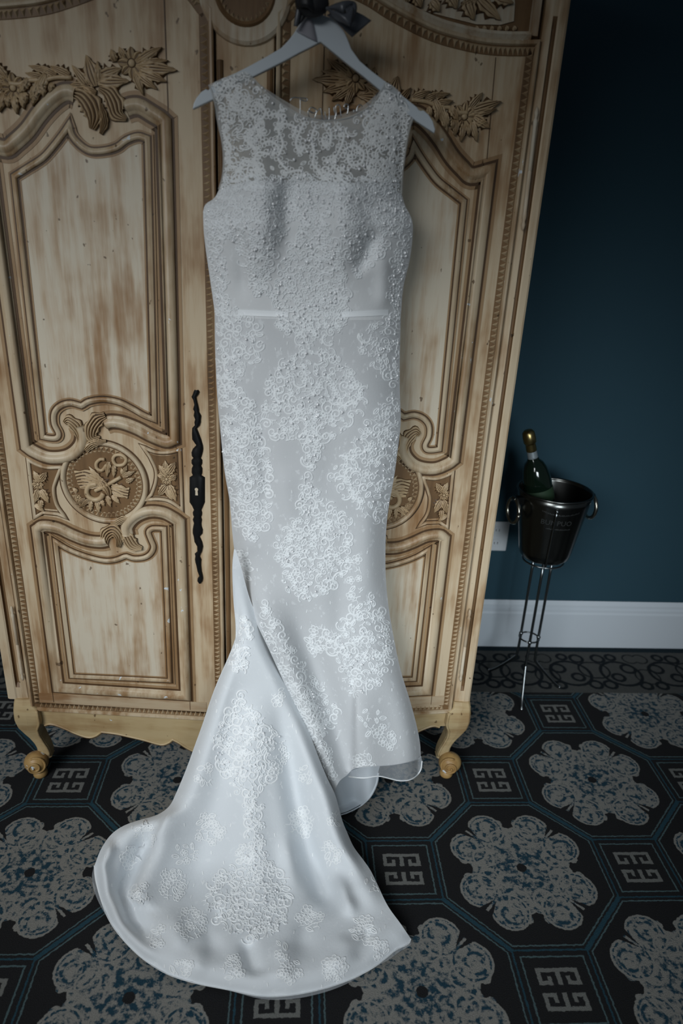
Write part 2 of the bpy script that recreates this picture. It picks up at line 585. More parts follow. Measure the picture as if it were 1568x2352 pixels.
def acanthus(name, parent, s, spine, wid, H=0.012, flutes=5, lobes=4):
    P = crom(spine, 6)
    n = len(P)
    cols = flutes * 6 + 1
    V, F, Mi = [], [], []
    for i in range(n):
        t = P[min(i + 1, n - 1)] - P[max(i - 1, 0)]
        t = t / max(1e-9, np.linalg.norm(t))
        nr = np.array([-t[1], t[0]])
        u = i / (n - 1)
        w = np.interp(u, np.linspace(0, 1, len(wid)), wid)
        lob = 0.16 * math.cos(2 * PI * lobes * u)
        for j in range(cols):
            v = -1 + 2 * j / (cols - 1)
            q = P[i] + nr * v * w * 0.5 * (1 + lob * v ** 4)
            h = H * (0.25 + 0.75 * math.sqrt(max(0, 1 - v * v * 0.96))) * (0.72 + 0.28 * math.cos(PI * flutes * v + (0 if flutes % 2 else PI))) * (0.45 + 0.6 * math.sin(PI * (0.1 + 0.75 * u)))
            if j in (0, cols - 1):
                h = 0
            V.append(dpt(s, q[0], q[1], 0.001 + h))
    for i in range(n - 1):
        for j in range(cols - 1):
            v = -1 + 2 * (j + 0.5) / (cols - 1)
            F.append((i * cols + j, i * cols + j + 1, (i + 1) * cols + j + 1, (i + 1) * cols + j))
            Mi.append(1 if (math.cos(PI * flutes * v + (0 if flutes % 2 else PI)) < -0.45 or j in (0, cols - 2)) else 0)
    return mesh_obj(name, V, F, None, parent, True, [M_CARVE, M_GLAZE], Mi)

# --- carcass
b = MB()
b.box(-0.63, 0.62, 0.075, 0.69, 0.225, 2.06)
b.obj('carcass', M_FRAME, ARM)
# side posts with a stopped channel and rounded arris
def post(s, a0, a1):
    w = a1 - a0
    prof = [(a0, 0.07), (a0, 0.026), (a0 + 0.003, 0.022), (a0 + w * 0.30, 0.020), (a0 + w * 0.33, 0.020), (a0 + w * 0.36, 0.027), (a0 + w * 0.50, 0.027), (a0 + w * 0.53, 0.020),
            (a0 + w * 0.60, 0.018), (a0 + w * 0.88, 0.019), (a0 + w * 0.98, 0.022), (a1, 0.028), (a1, 0.69)]
    top = [(x, 0.020 if 2 < i < 8 else y) for i, (x, y) in enumerate(prof)]
    lv = [(0.262, top), (0.30, top), (0.312, prof), (1.90, prof), (1.92, top), (2.06, top)]
    V, F, Mi = [], [], []
    for z, pr in lv:
        V += [(s * x, y, z) for x, y in pr]
    k = len(prof)
    for i in range(len(lv) - 1):
        for j in range(k - 1):
            F.append((i * k + j, i * k + j + 1, (i + 1) * k + j + 1, (i + 1) * k + j))
            Mi.append(1 if (1 <= i <= 3 and 4 <= j <= 6) else 0)
    F.append(tuple(range(k)))
    Mi.append(0)
    return mesh_obj('side_post', V, F, None, ARM, False, [M_FRAME, M_UMBER], Mi)
post(-1, 0.603, 0.661)
post(1, 0.588, 0.636)
# middle post with the round cartouche at its head
b = MB()
b.box(-0.056, 0.056, -0.020, 0.08, 0.228, 2.06)
bevel(b.obj('middle_post', M_FRAME, ARM), 0.003)
for s in (-1, 1):
    V, F = sweep2d([(s * 0.048, 0.26), (s * 0.048, 1.80)], [(-0.006, 0), (-0.004, 0.004), (0, 0.006), (0.004, 0.004), (0.006, 0)], lambda a, z, h: (a, -0.020 - h, z))
    mesh_obj('post_bead', V, F, M_UMBER, ARM)
cart = on_y(562, -22, -0.03)
V, F = [], []
def cart_lathe(prof, mat, name):
    v, f = lathe_vf(prof, 0, 0, 40, cap_top=True)
    return mesh_obj(name, [(cart[0] + p[0], -0.020 - p[2], cart[2] + p[1]) for p in v], f, mat, ARM, False)
cart_lathe([(0.088, 0), (0.086, 0.006), (0.080, 0.010), (0.058, 0.010)], M_WOOD, 'cartouche')
cart_lathe([(0.058, 0.0105), (0.054, 0.014), (0.048, 0.0108), (0.001, 0.0108)], M_UMBER, 'cartouche_ring')
b = MB()
for k in range(30):
    a0 = 2 * PI * k / 30
    for (aa, rr0, rr1) in ((a0, 0.041, 0.049),):
        ca, sa = math.cos(aa), math.sin(aa)
        pts = []
        for da, rr, hh in ((-0.09, rr1, 0.011), (0.09, rr1, 0.011), (0, rr0, 0.011), (0, (rr0 + rr1) / 2, 0.015)):
            pts.append((cart[0] + rr * math.cos(aa + da), -0.020 - hh, cart[2] + rr * math.sin(aa + da)))
        b.add(pts, [(0, 1, 3), (1, 2, 3), (2, 0, 3)])
b.obj('cartouche_teeth', M_TOOTH, ARM)['kind'] = 'stuff'

# --- tooth used along the door edges
def tooth_mesh():
    me = bpy.data.meshes.new('tooth')
    me.from_pydata([(-0.5, 0, 0), (0.5, 0, 0), (0, 1, 0), (0, 0.38, 1)], [], [(0, 1, 3), (1, 2, 3), (2, 0, 3)])
    me.materials.append(M_TOOTH)
    return me
TOOTH = tooth_mesh()
tooth_single = 0

arch_px = [(1241, 92), (1197, 93), (1152, 92), (1110, 88), (1070, 80), (1012, 64), (960, 41), (900, 8), (850, -24), (790, -50), (740, -56), (700, -36), (672, -12), (650, 14), (632, 30)]
ARCH = [DR(p) for p in arch_px]
DOOR_OUT, DOOR_IN, DOOR_BOT = 0.600, 0.060, 0.226
ARCH[0] = (DOOR_OUT, ARCH[0][1])
ARCH[-1] = (DOOR_IN, ARCH[-1][1])
ARCH_S = crom(ARCH, 4)
OUTLINE = [(DOOR_OUT, DOOR_BOT)] + [tuple(p) for p in ARCH_S] + [(DOOR_IN, DOOR_BOT)]

# panel traces on the left door
ridge_top_in = crom(T(c1, [(872, 752), (920, 736), (975, 740), (1050, 785), (1110, 822), (1140, 848)]), 5)
ridge_bot_in = crom(T(c4, [(1203, 448), (1150, 462), (1050, 424), (950, 372), (850, 335), (775, 326), (730, 338)]), 5)
RIDGE_UP_IN = ridge_top_in + ridge_bot_in
ridge_top_out = crom(T(c1, [(520, 655), (480, 640), (425, 652), (345, 715), (270, 800), (195, 905), (110, 985), (40, 1030)]) + [(0.522, 1.636)], 5)
ridge_bot_out = crom(T(c4, [(188, 498), (235, 532), (330, 572), (430, 574), (505, 548), (560, 490), (572, 420), (548, 355)]), 5)
RIDGE_UP_OUT = (ridge_top_out + ridge_bot_out)[::-1]
RIDGE_LOW = crom(T(c4, [(885, 1110), (880, 1050), (935, 985), (1030, 948), (1130, 955), (1205, 992), (1242, 1018)]), 5) + T(c7, [(1290, 655), (402, 598)]) + \
    crom(T(c4, [(262, 1072), (305, 1048), (400, 1062), (500, 1108), (600, 1146), (690, 1158), (740, 1150)]), 5)
FIELD_UP = crom(T(c1, [(1022, 965), (960, 948), (880, 975), (820, 1020), (740, 1045), (640, 1050), (570, 1015), (505, 945), (482, 872)]), 4) + \
    crom(T(c1, [(478, 880), (440, 935), (370, 1025), (300, 1100), (200, 1165), (105, 1225)]), 4) + \
    crom(T(c4, [(300, 428), (350, 438), (395, 436), (408, 405), (378, 340), (378, 265), (420, 215), (490, 195), (566, 214)]), 4) + \
    crom(T(c4, [(578, 208), (622, 184), (720, 170), (830, 190), (920, 234), (1000, 280), (1070, 308)]), 4)
FIELD_LOW = crom(T(c4, [(385, 1152), (480, 1208), (600, 1255), (720, 1284), (800, 1280), (866, 1256)]), 4) + \
    crom(T(c4, [(880, 1254), (932, 1270), (1000, 1264), (1045, 1236), (1064, 1190), (1046, 1140), (1030, 1088), (1062, 1062), (1138, 1064)]), 4) + T(c7, [(1180, 548), (498, 516)])
MC = DL(cm(750, 670))
MRX = abs(DL(cm(75, 670))[0] - DL(cm(1420, 670))[0]) / 2
MRZ = abs(DL(cm(750, 35))[1] - DL(cm(750, 1300))[1]) / 2
SIDE_OUT = crom(T(c4, [(196, 592), (260, 625), (330, 645), (425, 642)]), 4) + crom(T(c4, [(418, 655), (385, 740), (372, 800), (392, 900), (455, 990)]), 4) + T(c4, [(400, 965), (300, 955), (240, 990)])
SIDE_IN = crom(T(c4, [(985, 498), (1070, 535), (1160, 540), (1244, 522)]), 4) + crom(T(c4, [(1262, 935), (1180, 880), (1100, 862), (1010, 868)]), 4) + crom(T(c4, [(1050, 830), (1080, 740), (1080, 660), (1040, 570)]), 4)
RIDGE_PROF = [(-0.014, 0), (-0.0135, 0.005), (-0.009, 0.0105), (-0.003, 0.013), (0.003, 0.012), (0.007, 0.007), (0.010, 0.0045), (0.0135, 0.004), (0.015, 0)]
BEAD_PROF = [(-0.006, 0), (-0.0048, 0.006), (-0.001, 0.009), (0.002, 0.0075), (0.004, 0.006), (0.0060, 0.005), (0.0065, 0)]
RING_PROF = [(-0.006, 0), (-0.005, 0.005), (-0.001, 0.008), (0.003, 0.007), (0.006, 0.003), (0.007, 0)]

# carved garland over the panel: (base, tip, width in px)
LEAVES = []
for (bx_, by_, tx_, ty_, w_) in [
        (960, 430, 1135, 325, 62), (985, 465, 1245, 490, 78), (985, 445, 1180, 420, 50), (980, 500, 1170, 572, 62), (960, 520, 1100, 628, 58), (940, 515, 1000, 672, 54),
        (865, 400, 830, 325, 55), (800, 425, 775, 340, 50), (690, 560, 915, 565, 84), (690, 540, 865, 470, 74), (665, 590, 600, 372, 104), (690, 560, 682, 420, 50),
        (610, 595, 498, 445, 64), (590, 605, 486, 588, 52), (665, 645, 555, 590, 44), (480, 520, 345, 458, 52), (390, 522, 268, 458, 46), (300, 540, 175, 508, 46),
        (285, 565, 228, 745, 58), (300, 580, 312, 684, 46), (372, 580, 352, 655, 38), (205, 560, 140, 655, 48), (160, 650, 172, 765, 46), (255, 600, 215, 700, 44)]:
    LEAVES.append((DL(c1(bx_, by_)), DL(c1(tx_, ty_)), w_ * 0.3316 * 0.00108))
for (bx_, by_, tx_, ty_, w_) in [
        (640, 880, 742, 752, 62), (660, 905, 905, 828, 84), (675, 935, 865, 892, 54), (670, 965, 802, 1055, 74), (650, 1010, 692, 1168, 54), (580, 1030, 558, 1168, 54),
        (620, 1030, 625, 1125, 42), (690, 1000, 785, 1010, 44), (500, 985, 488, 1065, 46), (430, 985, 425, 1055, 54), (345, 820, 430, 1045, 66), (330, 790, 482, 768, 48), (480, 870, 505, 960, 40)]:
    LEAVES.append((DR(c3(bx_, by_)), DR(c3(tx_, ty_)), w_ * 0.2806 * 0.00112))
F1, F2 = DL(c1(915, 440)), DR(c3(590, 955))
STEM = crom(T(c1, [(500, 540), (390, 540), (300, 560), (210, 560), (140, 585), (70, 580)]), 5)
ACAN = [(T(c1, [(500, 640), (575, 665), (630, 730), (655, 810), (640, 895)]), [0.018, 0.040, 0.046, 0.040, 0.012]),
        (T(c1, [(690, 610), (760, 650), (800, 720), (820, 790), (880, 830)]), [0.012, 0.034, 0.042, 0.034, 0.006]),
        (T(c1, [(700, 930), (725, 860), (720, 800), (700, 720)]), [0.006, 0.018, 0.018, 0.008]),
        (T(c4, [(735, 285), (680, 310), (640, 370), (640, 430), (690, 452)]), [0.018, 0.036, 0.034, 0.028, 0.018]),
        (T(c4, [(560, 480), (560, 410), (525, 350), (480, 318), (452, 335)]), [0.014, 0.030, 0.034, 0.028, 0.012]),
        (T(c4, [(595, 520), (640, 480), (690, 465), (740, 460)]), [0.016, 0.022, 0.016, 0.006]),
        (T(c4, [(865, 1075), (890, 1130), (925, 1180), (985, 1200)]), [0.018, 0.036, 0.036, 0.010]),
        (T(c4, [(720, 1165), (740, 1100), (790, 1075), (830, 1120), (820, 1190)]), [0.020, 0.032, 0.036, 0.028, 0.010]),
        (T(c4, [(900, 985), (850, 1000), (810, 1020), (770, 1020)]), [0.012, 0.020, 0.016, 0.004])]
MLEAVES = [(700, 640, 505, 398, 90), (700, 645, 395, 490, 100), (700, 655, 325, 580, 110), (700, 670, 305, 680, 110), (700, 690, 345, 755, 100), (890, 725, 1135, 772, 110), (890, 800, 1090, 895, 110),
           (1050, 560, 1245, 480, 80), (1100, 645, 1235, 590, 80), (1050, 520, 1112, 388, 70), (1040, 525, 1018, 428, 60), (520, 930, 355, 1062, 70), (540, 960, 548, 1125, 70), (640, 950, 682, 1145, 84),
           (700, 930, 765, 1035, 70), (800, 880, 862, 1055, 84), (880, 870, 1003, 990, 84), (450, 920, 298, 1002, 60), (330, 800, 255, 738, 60), (820, 350, 795, 590, 84), (905, 400, 905, 595, 70), (690, 620, 830, 850, 150)]

def ARCH_Z(a):
    q = sorted((float(p[0]), float(p[1])) for p in ARCH_S)
    return float(np.interp(a, [p[0] for p in q], [p[1] for p in q]))
def build_door(s, with_lock):
    global tooth_single
    mp = lambda a, z, h: dpt(s, a, z, h)
    V, F = poly_slab(OUTLINE, mp, -0.028, 0.0)
    D = mesh_obj('door', V, F, M_FRAME, ARM)
    def sw(name, path, prof, mat, closed=False, smooth=True):
        V, F = sweep2d(path, prof, mp, closed)
        return mesh_obj(name, V, F, mat, D, smooth)
    # rails of the frame, their grain running across
    rz0 = 0.246
    V, F = poly_slab([(0.112, rz0), (0.588, rz0), (0.588, 0.284), (0.112, 0.284)], mp, -0.004, 0.0012)
    mesh_obj('bottom_rail', V, F, M_WOODX, D)
    # edge bead, umber strip and teeth
    sw('edge_bead', OUTLINE, [(0, -0.002), (0, 0.006), (0.003, 0.0085), (0.007, 0.008), (0.009, 0.004), (0.010, 0)] if True else None, M_MOULD, True, False)
    inner = []
    n = len(OUTLINE)
    strip = MB()
    strip.add(*sweep2d(OUTLINE, [(0.0095, 0.0006), (0.010, 0.0012), (0.026, 0.0012), (0.027, 0.0004)], mp, True))
    strip.obj('tooth_strip', M_UMBER, D)
    pts = [np.array(p, float) for p in OUTLINE]
    rest = MB()
    for i in range(n):
        p, q = pts[i], pts[(i + 1) % n]
        L = np.linalg.norm(q - p)
        d = (q - p) / L
        nr = np.array([-d[1], d[0]])
        cnt = max(1, int(round(L / 0.0128))) if L > 0.006 else 0
        straight = L > 0.3
        e0 = 0.024 if straight else 0.0
        cnt = int((L - 2 * e0) / 0.0128) if straight else cnt
        for k in range(cnt):
            c = p + d * (e0 + (k + 0.5) * (L - 2 * e0) / cnt) + nr * 0.0115
            vertical = abs(d[1]) > 0.9
            outer = c[0] > 0.3
            want = straight and tooth_single < 300 and ((s < 0 and ((vertical and not outer) or not vertical)) or (s > 0 and ((vertical and outer) or (not vertical and c[0] > 0.45))))
            tipq = c + nr * 0.0145
            if want:
                o = place(TOOTH, 'tooth', D, s, tuple(c), tuple(tipq), 1, 0.0052, 0.0012)
                B = o.matrix_basis.copy()
                dd = Vector(dpt(s, *(c + d * 0.006), 0)) - Vector(dpt(s, *(c - d * 0.006), 0))
                m3 = B.copy()
                for r in range(3):
                    m3[r][1] = B[r][0]
                    m3[r][0] = dd[r]
                o.matrix_basis = m3
                tooth_single += 1
            else:
                a_, b_, c_, t_ = c - d * 0.006, c + d * 0.006, tipq, c + nr * 0.0055
                rest.add([dpt(s, *a_, 0.0012), dpt(s, *b_, 0.0012), dpt(s, *c_, 0.0012), dpt(s, *t_, 0.0064)], [(0, 1, 3), (1, 2, 3), (2, 0, 3)])
    rest.obj('edge_teeth', M_TOOTH, D)['kind'] = 'stuff'
    # panels
    for nm, fld in (('upper_panel', FIELD_UP), ('lower_panel', FIELD_LOW)):
        V, F = poly_slab([tuple(p) for p in fld], mp, -0.004, 0.0028)
        mesh_obj(nm, V, F, M_WOOD, D)
        sw('tan_line', fld, [(-0.0125, 0.0034), (0.0125, 0.0034)], M_TANLINE, True)
        sw('glaze_line', fld, [(-0.0090, 0.0038), (0.0090, 0.0038)], M_GLAZE, True)
        sw('panel_bead', fld, BEAD_PROF if fld is FIELD_LOW else BEAD_PROF, M_MOULD, True)
    for path, side in ((RIDGE_UP_IN, 1), (RIDGE_UP_OUT, 1), (RIDGE_LOW, 1)):
        sw('tan_line', path, [(-0.0265, 0.0008), (0.0270, 0.0008)], M_TANLINE)
        sw('glaze_line', path, [(-0.0190, 0.0014), (0.0200, 0.0014)], M_GLAZE)
        sw('panel_moulding', path, RIDGE_PROF, M_MOULD)
    # medallion
    ell = [(MC[0] + MRX * 0.955 * math.cos(2 * PI * k / 64), MC[1] + MRZ * 0.955 * math.sin(2 * PI * k / 64)) for k in range(64)]
    sw('glaze_line', ell, [(-0.0095, 0.0008), (0.010, 0.0008)], M_GLAZE, True)
    sw('medallion_rim', ell, RING_PROF, M_MOULD, True)
    disc = [(MC[0] + MRX * 0.88 * math.cos(2 * PI * k / 48), MC[1] + MRZ * 0.88 * math.sin(2 * PI * k / 48)) for k in range(48)]
    V, F = poly_slab(disc, mp, -0.004, 0.0014)
    med = mesh_obj('medallion_ground', V, F, M_UMBER, D)
    tb = MB()
    for k in range(46):
        a0 = 2 * PI * (k + 0.5) / 46
        for da, r0, r1, h in ((0.0, 0.87, 0.76, 0.0055), (PI / 46, 0.775, 0.73, 0.003)):
            q = lambda an, r: (MC[0] + MRX * r * math.cos(an), MC[1] + MRZ * r * math.sin(an))
            tb.add([dpt(s, *q(a0 + da - 0.058, r0), 0.0014), dpt(s, *q(a0 + da + 0.058, r0), 0.0014), dpt(s, *q(a0 + da, r1), 0.0014), dpt(s, *q(a0 + da, (r0 * 0.6 + r1 * 0.4)), h)], [(0, 1, 3), (1, 2, 3), (2, 0, 3)])
    tb.obj('medallion_teeth', M_TOOTH, D)['kind'] = 'stuff'
    for i, (x0, y0, x1, y1, w) in enumerate(MLEAVES):
        place(LEAF_A if i % 2 else LEAF_B, 'leaf', D, s, DL(cm(x0, y0)), DL(cm(x1, y1)), w * 0.1467 * 0.00108 * 1.05, 0.008, 0.0014)
    put_flower(D, s, DL(cm(335, 900)), 0.010)
    acanthus('carved_bag', D, s, [DL(cm(*p)) for p in [(740, 700), (600, 640), (460, 600), (330, 620)]], [0.012, 0.034, 0.052, 0.044], 0.010, 6, 2)
    acanthus('carved_sheaf', D, s, [DL(cm(*p)) for p in [(860, 740), (960, 770), (1060, 810), (1130, 830)]], [0.020, 0.026, 0.030, 0.030], 0.009, 4, 2)
    acanthus('carved_wrap', D, s, [DL(cm(*p)) for p in [(690, 630), (760, 690), (810, 770), (830, 850)]], [0.012, 0.022, 0.022, 0.012], 0.012, 3, 1)
    def tubes(name, pts, r, closed=False):
        P = crom([DL(cm(*p)) for p in pts], 5, closed)
        W = [dpt(s, p[0], p[1], 0.004) for p in P]
        if closed:
            W = W + W[:2]
        V, F = tube_vf(W, r, 8, True)
        return mesh_obj(name, V, F, M_CARVE, D, True)
    tubes('carved_bow', [(890, 300), (930, 235), (1030, 235), (1095, 300), (1050, 380), (940, 385)], 0.0042, True)
    tubes('carved_bow', [(760, 300), (690, 300), (630, 360), (640, 440), (720, 470), (790, 380)], 0.0042)
    tubes('carved_horn', [(740, 830), (700, 900), (610, 930), (510, 880), (480, 790), (530, 700), (640, 680)], 0.0062)
    tubes('carved_staff', [(610, 790), (760, 720), (1010, 575)], 0.0048)
    # joints between stiles and rails
    ja, jb = DL(c1(1150, 420))[0], 0.515
    for pth in ([(ja, 1.70), (ja - 0.001, ARCH_Z(ja) - 0.03)], [(jb, 1.66), (jb - 0.006, ARCH_Z(jb) - 0.03)], [(0.157, 0.256), (0.157, 0.290)], [(0.535, 0.256), (0.535, 0.290)]):
        sw('joint_line', pth, [(-0.0008, 0.0016), (0.0008, 0.0016)], M_GLAZE)
    # carved panels beside the medallion
    for shp, flw, lv in ((SIDE_OUT, (265, 760), [(275, 735, 235, 660, 40), (285, 730, 330, 670, 40), (270, 800, 245, 890, 42), (290, 800, 345, 890, 46), (285, 870, 290, 935, 34), (250, 900, 315, 945, 30)]),
                         (SIDE_IN, (1155, 725), [(1150, 690, 1100, 620, 44), (1165, 680, 1220, 600, 48), (1150, 680, 1145, 585, 40), (1150, 770, 1095, 840, 46), (1175, 770, 1225, 880, 46), (1130, 700, 1090, 690, 34), (1190, 720, 1225, 690, 34), (1160, 800, 1200, 870, 36)])):
        cen = np.mean([np.array(p) for p in shp], axis=0)
        V, F = poly_slab([tuple(cen + (np.array(p) - cen) * 0.86) for p in shp], mp, -0.004, 0.0012)
        mesh_obj('carved_ground', V, F, M_UMBER, D)
        sw('glaze_line', shp, [(-0.0065, 0.0007), (0.0065, 0.0007)], M_GLAZE, True)
        sw('side_panel_bead', shp, [(-0.0042, 0), (-0.0032, 0.004), (0, 0.006), (0.0032, 0.004), (0.0042, 0)], M_MOULD, True)
        put_flower(D, s, DL(c4(*flw)), 0.015)
        for (x0, y0, x1, y1, w) in lv:
            place(LEAF_B, 'leaf', D, s, DL(c4(x0, y0)), DL(c4(x1, y1)), w * 0.3316 * 0.00108 * 1.3, 0.008, 0.0014)
    # garland and acanthus
    W = [dpt(s, p[0], p[1], 0.004) for p in STEM]
    V, F = tube_vf(W, [0.004] * len(W), 8)
    mesh_obj('stem', V, F, M_CARVE, D, True)
    for i, (bq, tq, w) in enumerate(LEAVES):
        place(LEAF_A if i % 3 else LEAF_B, 'leaf', D, s, bq, tq, w * 0.92, 0.013)
    put_flower(D, s, F1, 0.027)
    put_flower(D, s, F2, 0.026)
    for sp, wd in ACAN:
        acanthus('acanthus_leaf', D, s, sp, wd)
    # iron lock plate
    if with_lock:
        rows = [(105, 1348, 1372), (118, 1340, 1383), (135, 1335, 1378), (155, 1325, 1362), (175, 1337, 1364), (210, 1345, 1372), (240, 1336, 1380), (258, 1345, 1380), (285, 1340, 1395), (312, 1350, 1392), (330, 1345, 1392), (352, 1348, 1385), (372, 1330, 1365), (410, 1328, 1380), (450, 1330, 1395), (490, 1358, 1406), (515, 1335, 1409), (540, 1325, 1405), (565, 1327, 1398), (578, 1338, 1392),
                (592, 1326, 1402), (615, 1325, 1402), (632, 1336, 1394), (650, 1327, 1403), (680, 1326, 1402), (698, 1334, 1396), (712, 1312, 1420), (885, 1312, 1420), (912, 1330, 1408), (938, 1342, 1396), (955, 1334, 1401), (972, 1336, 1400), (985, 1342, 1394), (1005, 1334, 1400), (1030, 1342, 1396), (1050, 1338, 1398), (1075, 1334, 1406), (1100, 1334, 1404), (1120, 1340, 1385), (1160, 1346, 1402), (1190, 1364, 1408),
                (1225, 1366, 1400), (1240, 1348, 1392), (1258, 1352, 1386), (1280, 1349, 1396), (1300, 1352, 1394), (1320, 1358, 1394), (1360, 1366, 1398), (1395, 1380, 1406), (1412, 1368, 1408), (1430, 1366, 1404), (1442, 1376, 1394)]
        V, F = [], []
        for (y, l, r) in rows:
            la, lz = DL(c4(l, y))
            ra, rz = DL(c4(r, y))
            for t_, h in ((0, 0.0), (0.06, 0.003), (0.28, 0.0055), (0.5, 0.0065), (0.72, 0.0055), (0.94, 0.003), (1, 0.0)):
                V.append(dpt(s, la + (ra - la) * t_, lz + (rz - lz) * t_, h))
        k = 7
        for i in range(len(rows) - 1):
            for j in range(k - 1):
                F.append((i * k + j, i * k + j + 1, (i + 1) * k + j + 1, (i + 1) * k + j))
        o = mesh_obj('lock_plate', V, F, M_IRON, D, True)
        o['label'] = 'black iron lock plate with scrolled ends'
        ka, kz = DL(c4(1363, 790))
        key = [(ka + 0.0042 * math.cos(t), kz + 0.0042 * math.sin(t)) for t in np.linspace(-0.28 * PI, 1.28 * PI, 14)] + [(ka - 0.0032, kz - 0.015), (ka + 0.0032, kz - 0.015)]
        V, F = poly_slab(key, mp, 0.004, 0.0075)
        mesh_obj('keyhole', V, F, M_WOOD, D)
    return D
door_l = build_door(-1, True)
door_l['label'] = 'carved door with the black iron lock plate'
door_r = build_door(1, False)
door_r['label'] = 'carved door half hidden by the white gown'

# hinges on the right and left
def hinge(px0, px1, s, aoff=0.0):
    A = on_y(px0[0], px0[1], 0.012)
    B = on_y(px1[0], px1[1], 0.012)
    P = [A + (B - A) * t for t in (0, 0.02, 0.05, 0.09, 0.11, 0.14, 0.16, 0.5, 0.505, 0.51, 0.84, 0.86, 0.89, 0.92, 0.95, 0.98, 1.0)]
    r = [0.001, 0.003, 0.0045, 0.0028, 0.0048, 0.0048, 0.0042, 0.0042, 0.0030, 0.0042, 0.0042, 0.0048, 0.0048, 0.0028, 0.0045, 0.003, 0.001]
    V, F = tube_vf(P, r, 10)
    mesh_obj('hinge', V, F, M_WOOD, ARM, True)
hinge(c3(1187, 870), (1200, 530), 1)
hinge((860 + 905 * 0.2424, 1340 + 245 * 0.2424), (860 + 812 * 0.2424, 1340 + 930 * 0.2424), 1)
hinge((26, 1392), (53, 1563), -1)

# apron
AP = [(100, 1666), (112, 1663), (126, 1665), (149, 1673.5), (172, 1684), (199, 1693), (216, 1691), (231, 1681)]
AP2 = [(234, 1681), (265, 1685), (298, 1692), (332, 1700), (368, 1710), (385, 1706), (394, 1699)]
AP3 = [(397, 1699), (411, 1706), (437, 1722), (480, 1740)]
half = crom([DL(p) for p in AP], 4) + crom([DL(p) for p in AP2], 4) + crom([DL(p) for p in AP3], 4) + [np.array((0.03, DL((520, 1752))[1])), np.array((0.0, DL((520, 1748))[1]))]
def ap_map(sgn):
    return lambda a, z, h: (sgn * a if sgn < 0 else rx(a), door_y(a) + 0.004 - h, z)
for s in (-1, 1):
    poly = [(0.598, 0.229), (0.598, half[0][1])] + [tuple(p) for p in half] + [(0.0, 0.229)]
    V, F = poly_slab(poly, ap_map(s), -0.030, 0.0)
    mesh_obj('apron', V, F, M_HONEY, ARM)
    V, F = sweep2d(half, [(0.0, -0.004), (0.0, 0.0015), (0.003, 0.0035), (0.0065, 0.001), (0.0065, 0.0)], ap_map(s))
    mesh_obj('apron_bead', V, F, M_HONEY, ARM)
    V, F = sweep2d(half, [(0.0066, 0.0004), (0.0085, 0.0004)], ap_map(s), cap=False)
    mesh_obj('glaze_line', V, F, M_GLAZE, ARM)

# feet: cabriole knee, scrolled toe and pad
def z7(x, y): return (x * 0.1786, 1380 + y * 0.1786)
Lsil = [(150, 1290), (142, 1390), (150, 1480), (165, 1590), (200, 1690), (275, 1790), (340, 1860), (400, 1930), (430, 1990), (440, 2050)]
Rsil = [(385, 1290), (395, 1390), (480, 1440), (512, 1600), (474, 1700), (484, 1800), (530, 1890), (585, 1970), (618, 2050), (612, 2110)]
def silz(tr):
    q = [on_y(*z7(*p), 0.0) for p in tr]
    return [(-p[0], p[2]) for p in q]
Ls, Rs = silz(Lsil), silz(Rsil)
def foot(s, shift):
    zs = np.linspace(0.264, 0.052, 22)
    lz = [p[1] for p in Ls][::-1]
    la = [p[0] for p in Ls][::-1]
    rz_ = [p[1] for p in Rs][::-1]
    ra = [p[0] for p in Rs][::-1]
    V, F = [], []
    for z in zs:
        a1 = np.interp(z, lz, la)
        a0 = np.interp(z, rz_, ra)
        w = a1 - a0
        t = (0.264 - z) / 0.212
        yf = 0.019 - 0.020 * math.sin(PI * min(1, t * 1.5)) * (1 - t) + 0.006 * t
        dep = 0.062 - 0.034 * t
        sec = [(a0, yf + 0.004), (a0 + 0.004, yf - 0.0005), (a0 + w * 0.5, yf - 0.002), (a1 - 0.005, yf), (a1, yf + 0.006), (a1, yf + dep), (a0, yf + dep)]
        V += [(s * (a + shift), y, z) for a, y in sec]
    k = 7
    for i in range(len(zs) - 1):
        for j in range(k):
            F.append((i * k + j, i * k + (j + 1) % k, (i + 1) * k + (j + 1) % k, (i + 1) * k + j))
    F.append(tuple(range(k)))
    F.append(tuple(range((len(zs) - 1) * k, len(zs) * k))[::-1])
    fo = mesh_obj('foot', V, F, M_HONEY, ARM, False)
    bevel(fo, 0.002)
    path = [(s * (np.interp(z, rz_, ra) + shift + 0.004), 0.0, z) for z in np.linspace(0.232, 0.06, 18)]
    P = []
    for (x, _, z) in path:
        t = (0.264 - z) / 0.212
        P.append((x, 0.0195 - 0.020 * math.sin(PI * min(1, t * 1.5)) * (1 - t) + 0.006 * t - 0.001, z))
    V, F = tube_vf(P, 0.0035, 8)
    mesh_obj('foot_bead', V, F, M_HONEY, fo, True)
    bc = on_y(*z7(470, 2105), 0.012)
    cx = s * (-bc[0] + shift)
    V, F = ball_vf((cx, 0.014, 0.047), 0.034, 20, 14, (1.0, 0.9, 0.92))
    mesh_obj('scroll_toe', V, F, M_TOE, fo, True)
    sp = []
    for k in range(40):
        t = k / 39
        a = PI * 0.65 - 3.9 * PI * t
        r = 0.024 * (1 - t) + 0.0035
        dx = r * math.cos(a) * -s - s * 0.006
        dz = r * math.sin(a)
        yy = 0.014 - 0.0306 * math.sqrt(max(0.02, 1 - (dx / 0.034) ** 2 - (dz / 0.0313) ** 2)) - 0.001
        sp.append((cx + dx, yy, 0.047 + dz))
    V, F = tube_vf(sp, 0.0032, 8)
    mesh_obj('scroll', V, F, M_TOE, fo, True)
    V, F = lathe_vf([(0.017, 0), (0.020, 0.006), (0.018, 0.016), (0.012, 0.022)], cx - s * 0.008, 0.012, 20, True, True)
    mesh_obj('foot_pad', V, F, M_TOE, fo, True)
foot(-1, 0.0)
